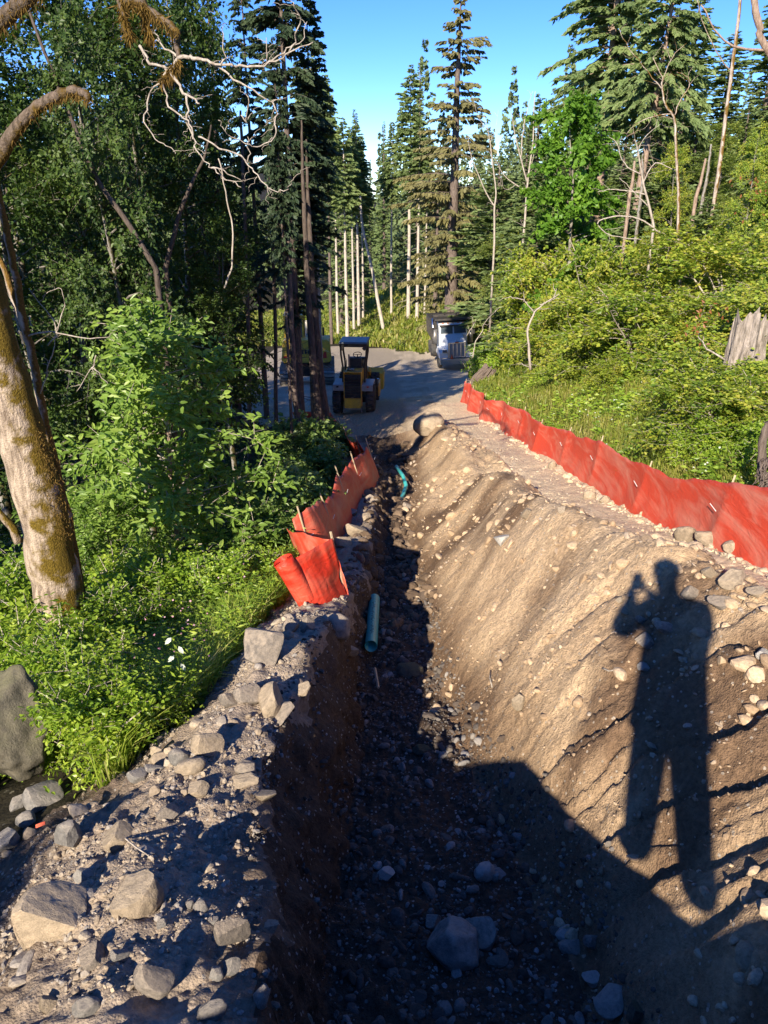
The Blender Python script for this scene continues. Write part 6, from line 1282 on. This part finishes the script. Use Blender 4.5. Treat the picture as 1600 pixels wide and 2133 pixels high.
# ---------------------------------------------------------------- photographer (stands behind the camera, only the shadow is in view)
def person():
    t = empty('person', 'person in a loose jacket holding up a phone, casting the long shadow', 'person', (.2, -.65, gz(.2, -.75)))
    g = gz(.2, -.75)
    J = {'pel': (.21, -.62, -.60), 'wai': (.21, -.61, -.40), 'che': (.20, -.59, -.12), 'neck': (.17, -.55, .10), 'hd': (.145, -.50, .24), 'top': (.145, -.50, .35),
         'hl': (.12, -.62, -.64), 'kl': (.12, -.60, g+.48), 'al': (.11, -.62, g+.10), 'tl': (.09, -.46, g+.05),
         'hr': (.30, -.62, -.64), 'kr': (.35, -.61, g+.48), 'ar': (.39, -.64, g+.10), 'tr': (.43, -.48, g+.05),
         'sl': (.03, -.57, 0.0), 'el': (-.09, -.40, -.26), 'wl': (-.05, -.14, -.10), 'fl': (-.045, -.06, -.045),
         'sr': (.37, -.58, 0.0), 'er': (.42, -.46, -.25), 'wr': (.14, -.16, -.11), 'fr': (.07, -.07, -.05)}
    for k_ in J:
        x_, y_, z_ = J[k_]
        if k_[0] in 'wf' and k_ != 'wai': continue
        J[k_] = (x_-.12, y_, z_+(.06 if z_ > -.7 else 0))
    def skin(name, ks, ed, rad, mat, root):
        m = bpy.data.meshes.new(name); m.from_pydata([Vector(J[k])-t.location for k in ks], [(ks.index(a), ks.index(b)) for a, b in ed], []); m.update()
        o = obj(name, m, mat, t); mod = o.modifiers.new('skin', 'SKIN')
        for i, k in enumerate(ks):
            r_ = rad[k]; m.skin_vertices[0].data[i].radius = (r_, r_) if not hasattr(r_, '__len__') else r_
            m.skin_vertices[0].data[i].use_root = (k == root)
        sb = o.modifiers.new('sub', 'SUBSURF'); sb.levels = 2; sb.render_levels = 2; return o
    ks = list(J)
    ed = [('pel','wai'),('wai','che'),('che','neck'),('neck','hd'),('hd','top'),('pel','hl'),('hl','kl'),('kl','al'),('al','tl'),('pel','hr'),('hr','kr'),('kr','ar'),('ar','tr'),('che','sl'),('sl','el'),('el','wl'),('wl','fl'),('che','sr'),('sr','er'),('er','wr'),('wr','fr')]
    rad = dict(pel=(.2,.14), wai=(.2,.13), che=(.2,.13), neck=.06, hd=(.085,.10), top=.05, hl=.12, kl=.105, al=.085, tl=.045, hr=.12, kr=.105, ar=.085, tr=.045, sl=.1, el=.085, wl=.045, fl=.03, sr=.1, er=.085, wr=.04, fr=.03)
    skin('body', ks, ed, rad, MS['cloth'], 'pel')
    for nm, hx, sg in (('left', -.045, 1), ('right', .07, -1)):
        k0 = 'fl' if sg > 0 else 'fr'; base = np.array(J[k0])
        for q in range(4):
            J['a'], J['b'], J['c'] = tuple(base+np.array([0, 0, .02*q-.02])), tuple(base+np.array([sg*.015, .025, .02*q-.015])), tuple(base+np.array([sg*.04, .03, .02*q-.012]))
            skin('finger', ['a', 'b', 'c'], [('a', 'b'), ('b', 'c')], dict(a=.010, b=.009, c=.007), MS['skin'], 'a')
    # jacket skirt, hair, nose
    mb = MB(); mb.tube([(-.12, .05, -.05-t.location.z), (-.11, .03, -.45-t.location.z), (-.11, .03, -.68-t.location.z)], [.19, .21, .23], 20); o = mb.build('jacket', MS['cloth'], t, True); o.scale = (1, .75, 1)
    V, Fc = ICO[3]; o = obj('hair', mesh('hair', V*np.array([.095, .11, .085]), Fc, True), MS['black'], t); o.location = Vector((.025, -.53, .35))-t.location
    mb = MB(); mb.tube([(.01-.2, -.41+.65, .31-t.location.z), (.01-.2, -.375+.65, .275-t.location.z)], [.012, .018], 6, True); mb.build('nose', MS['skin'], t, True)
    ph = MB(); ph.box((.005, -.045, .0), (.078, .009, .155)); o = ph.build('phone', MS['black'], None, bevel=.003, label='dark phone held up by the photographer', category='phone')
person()
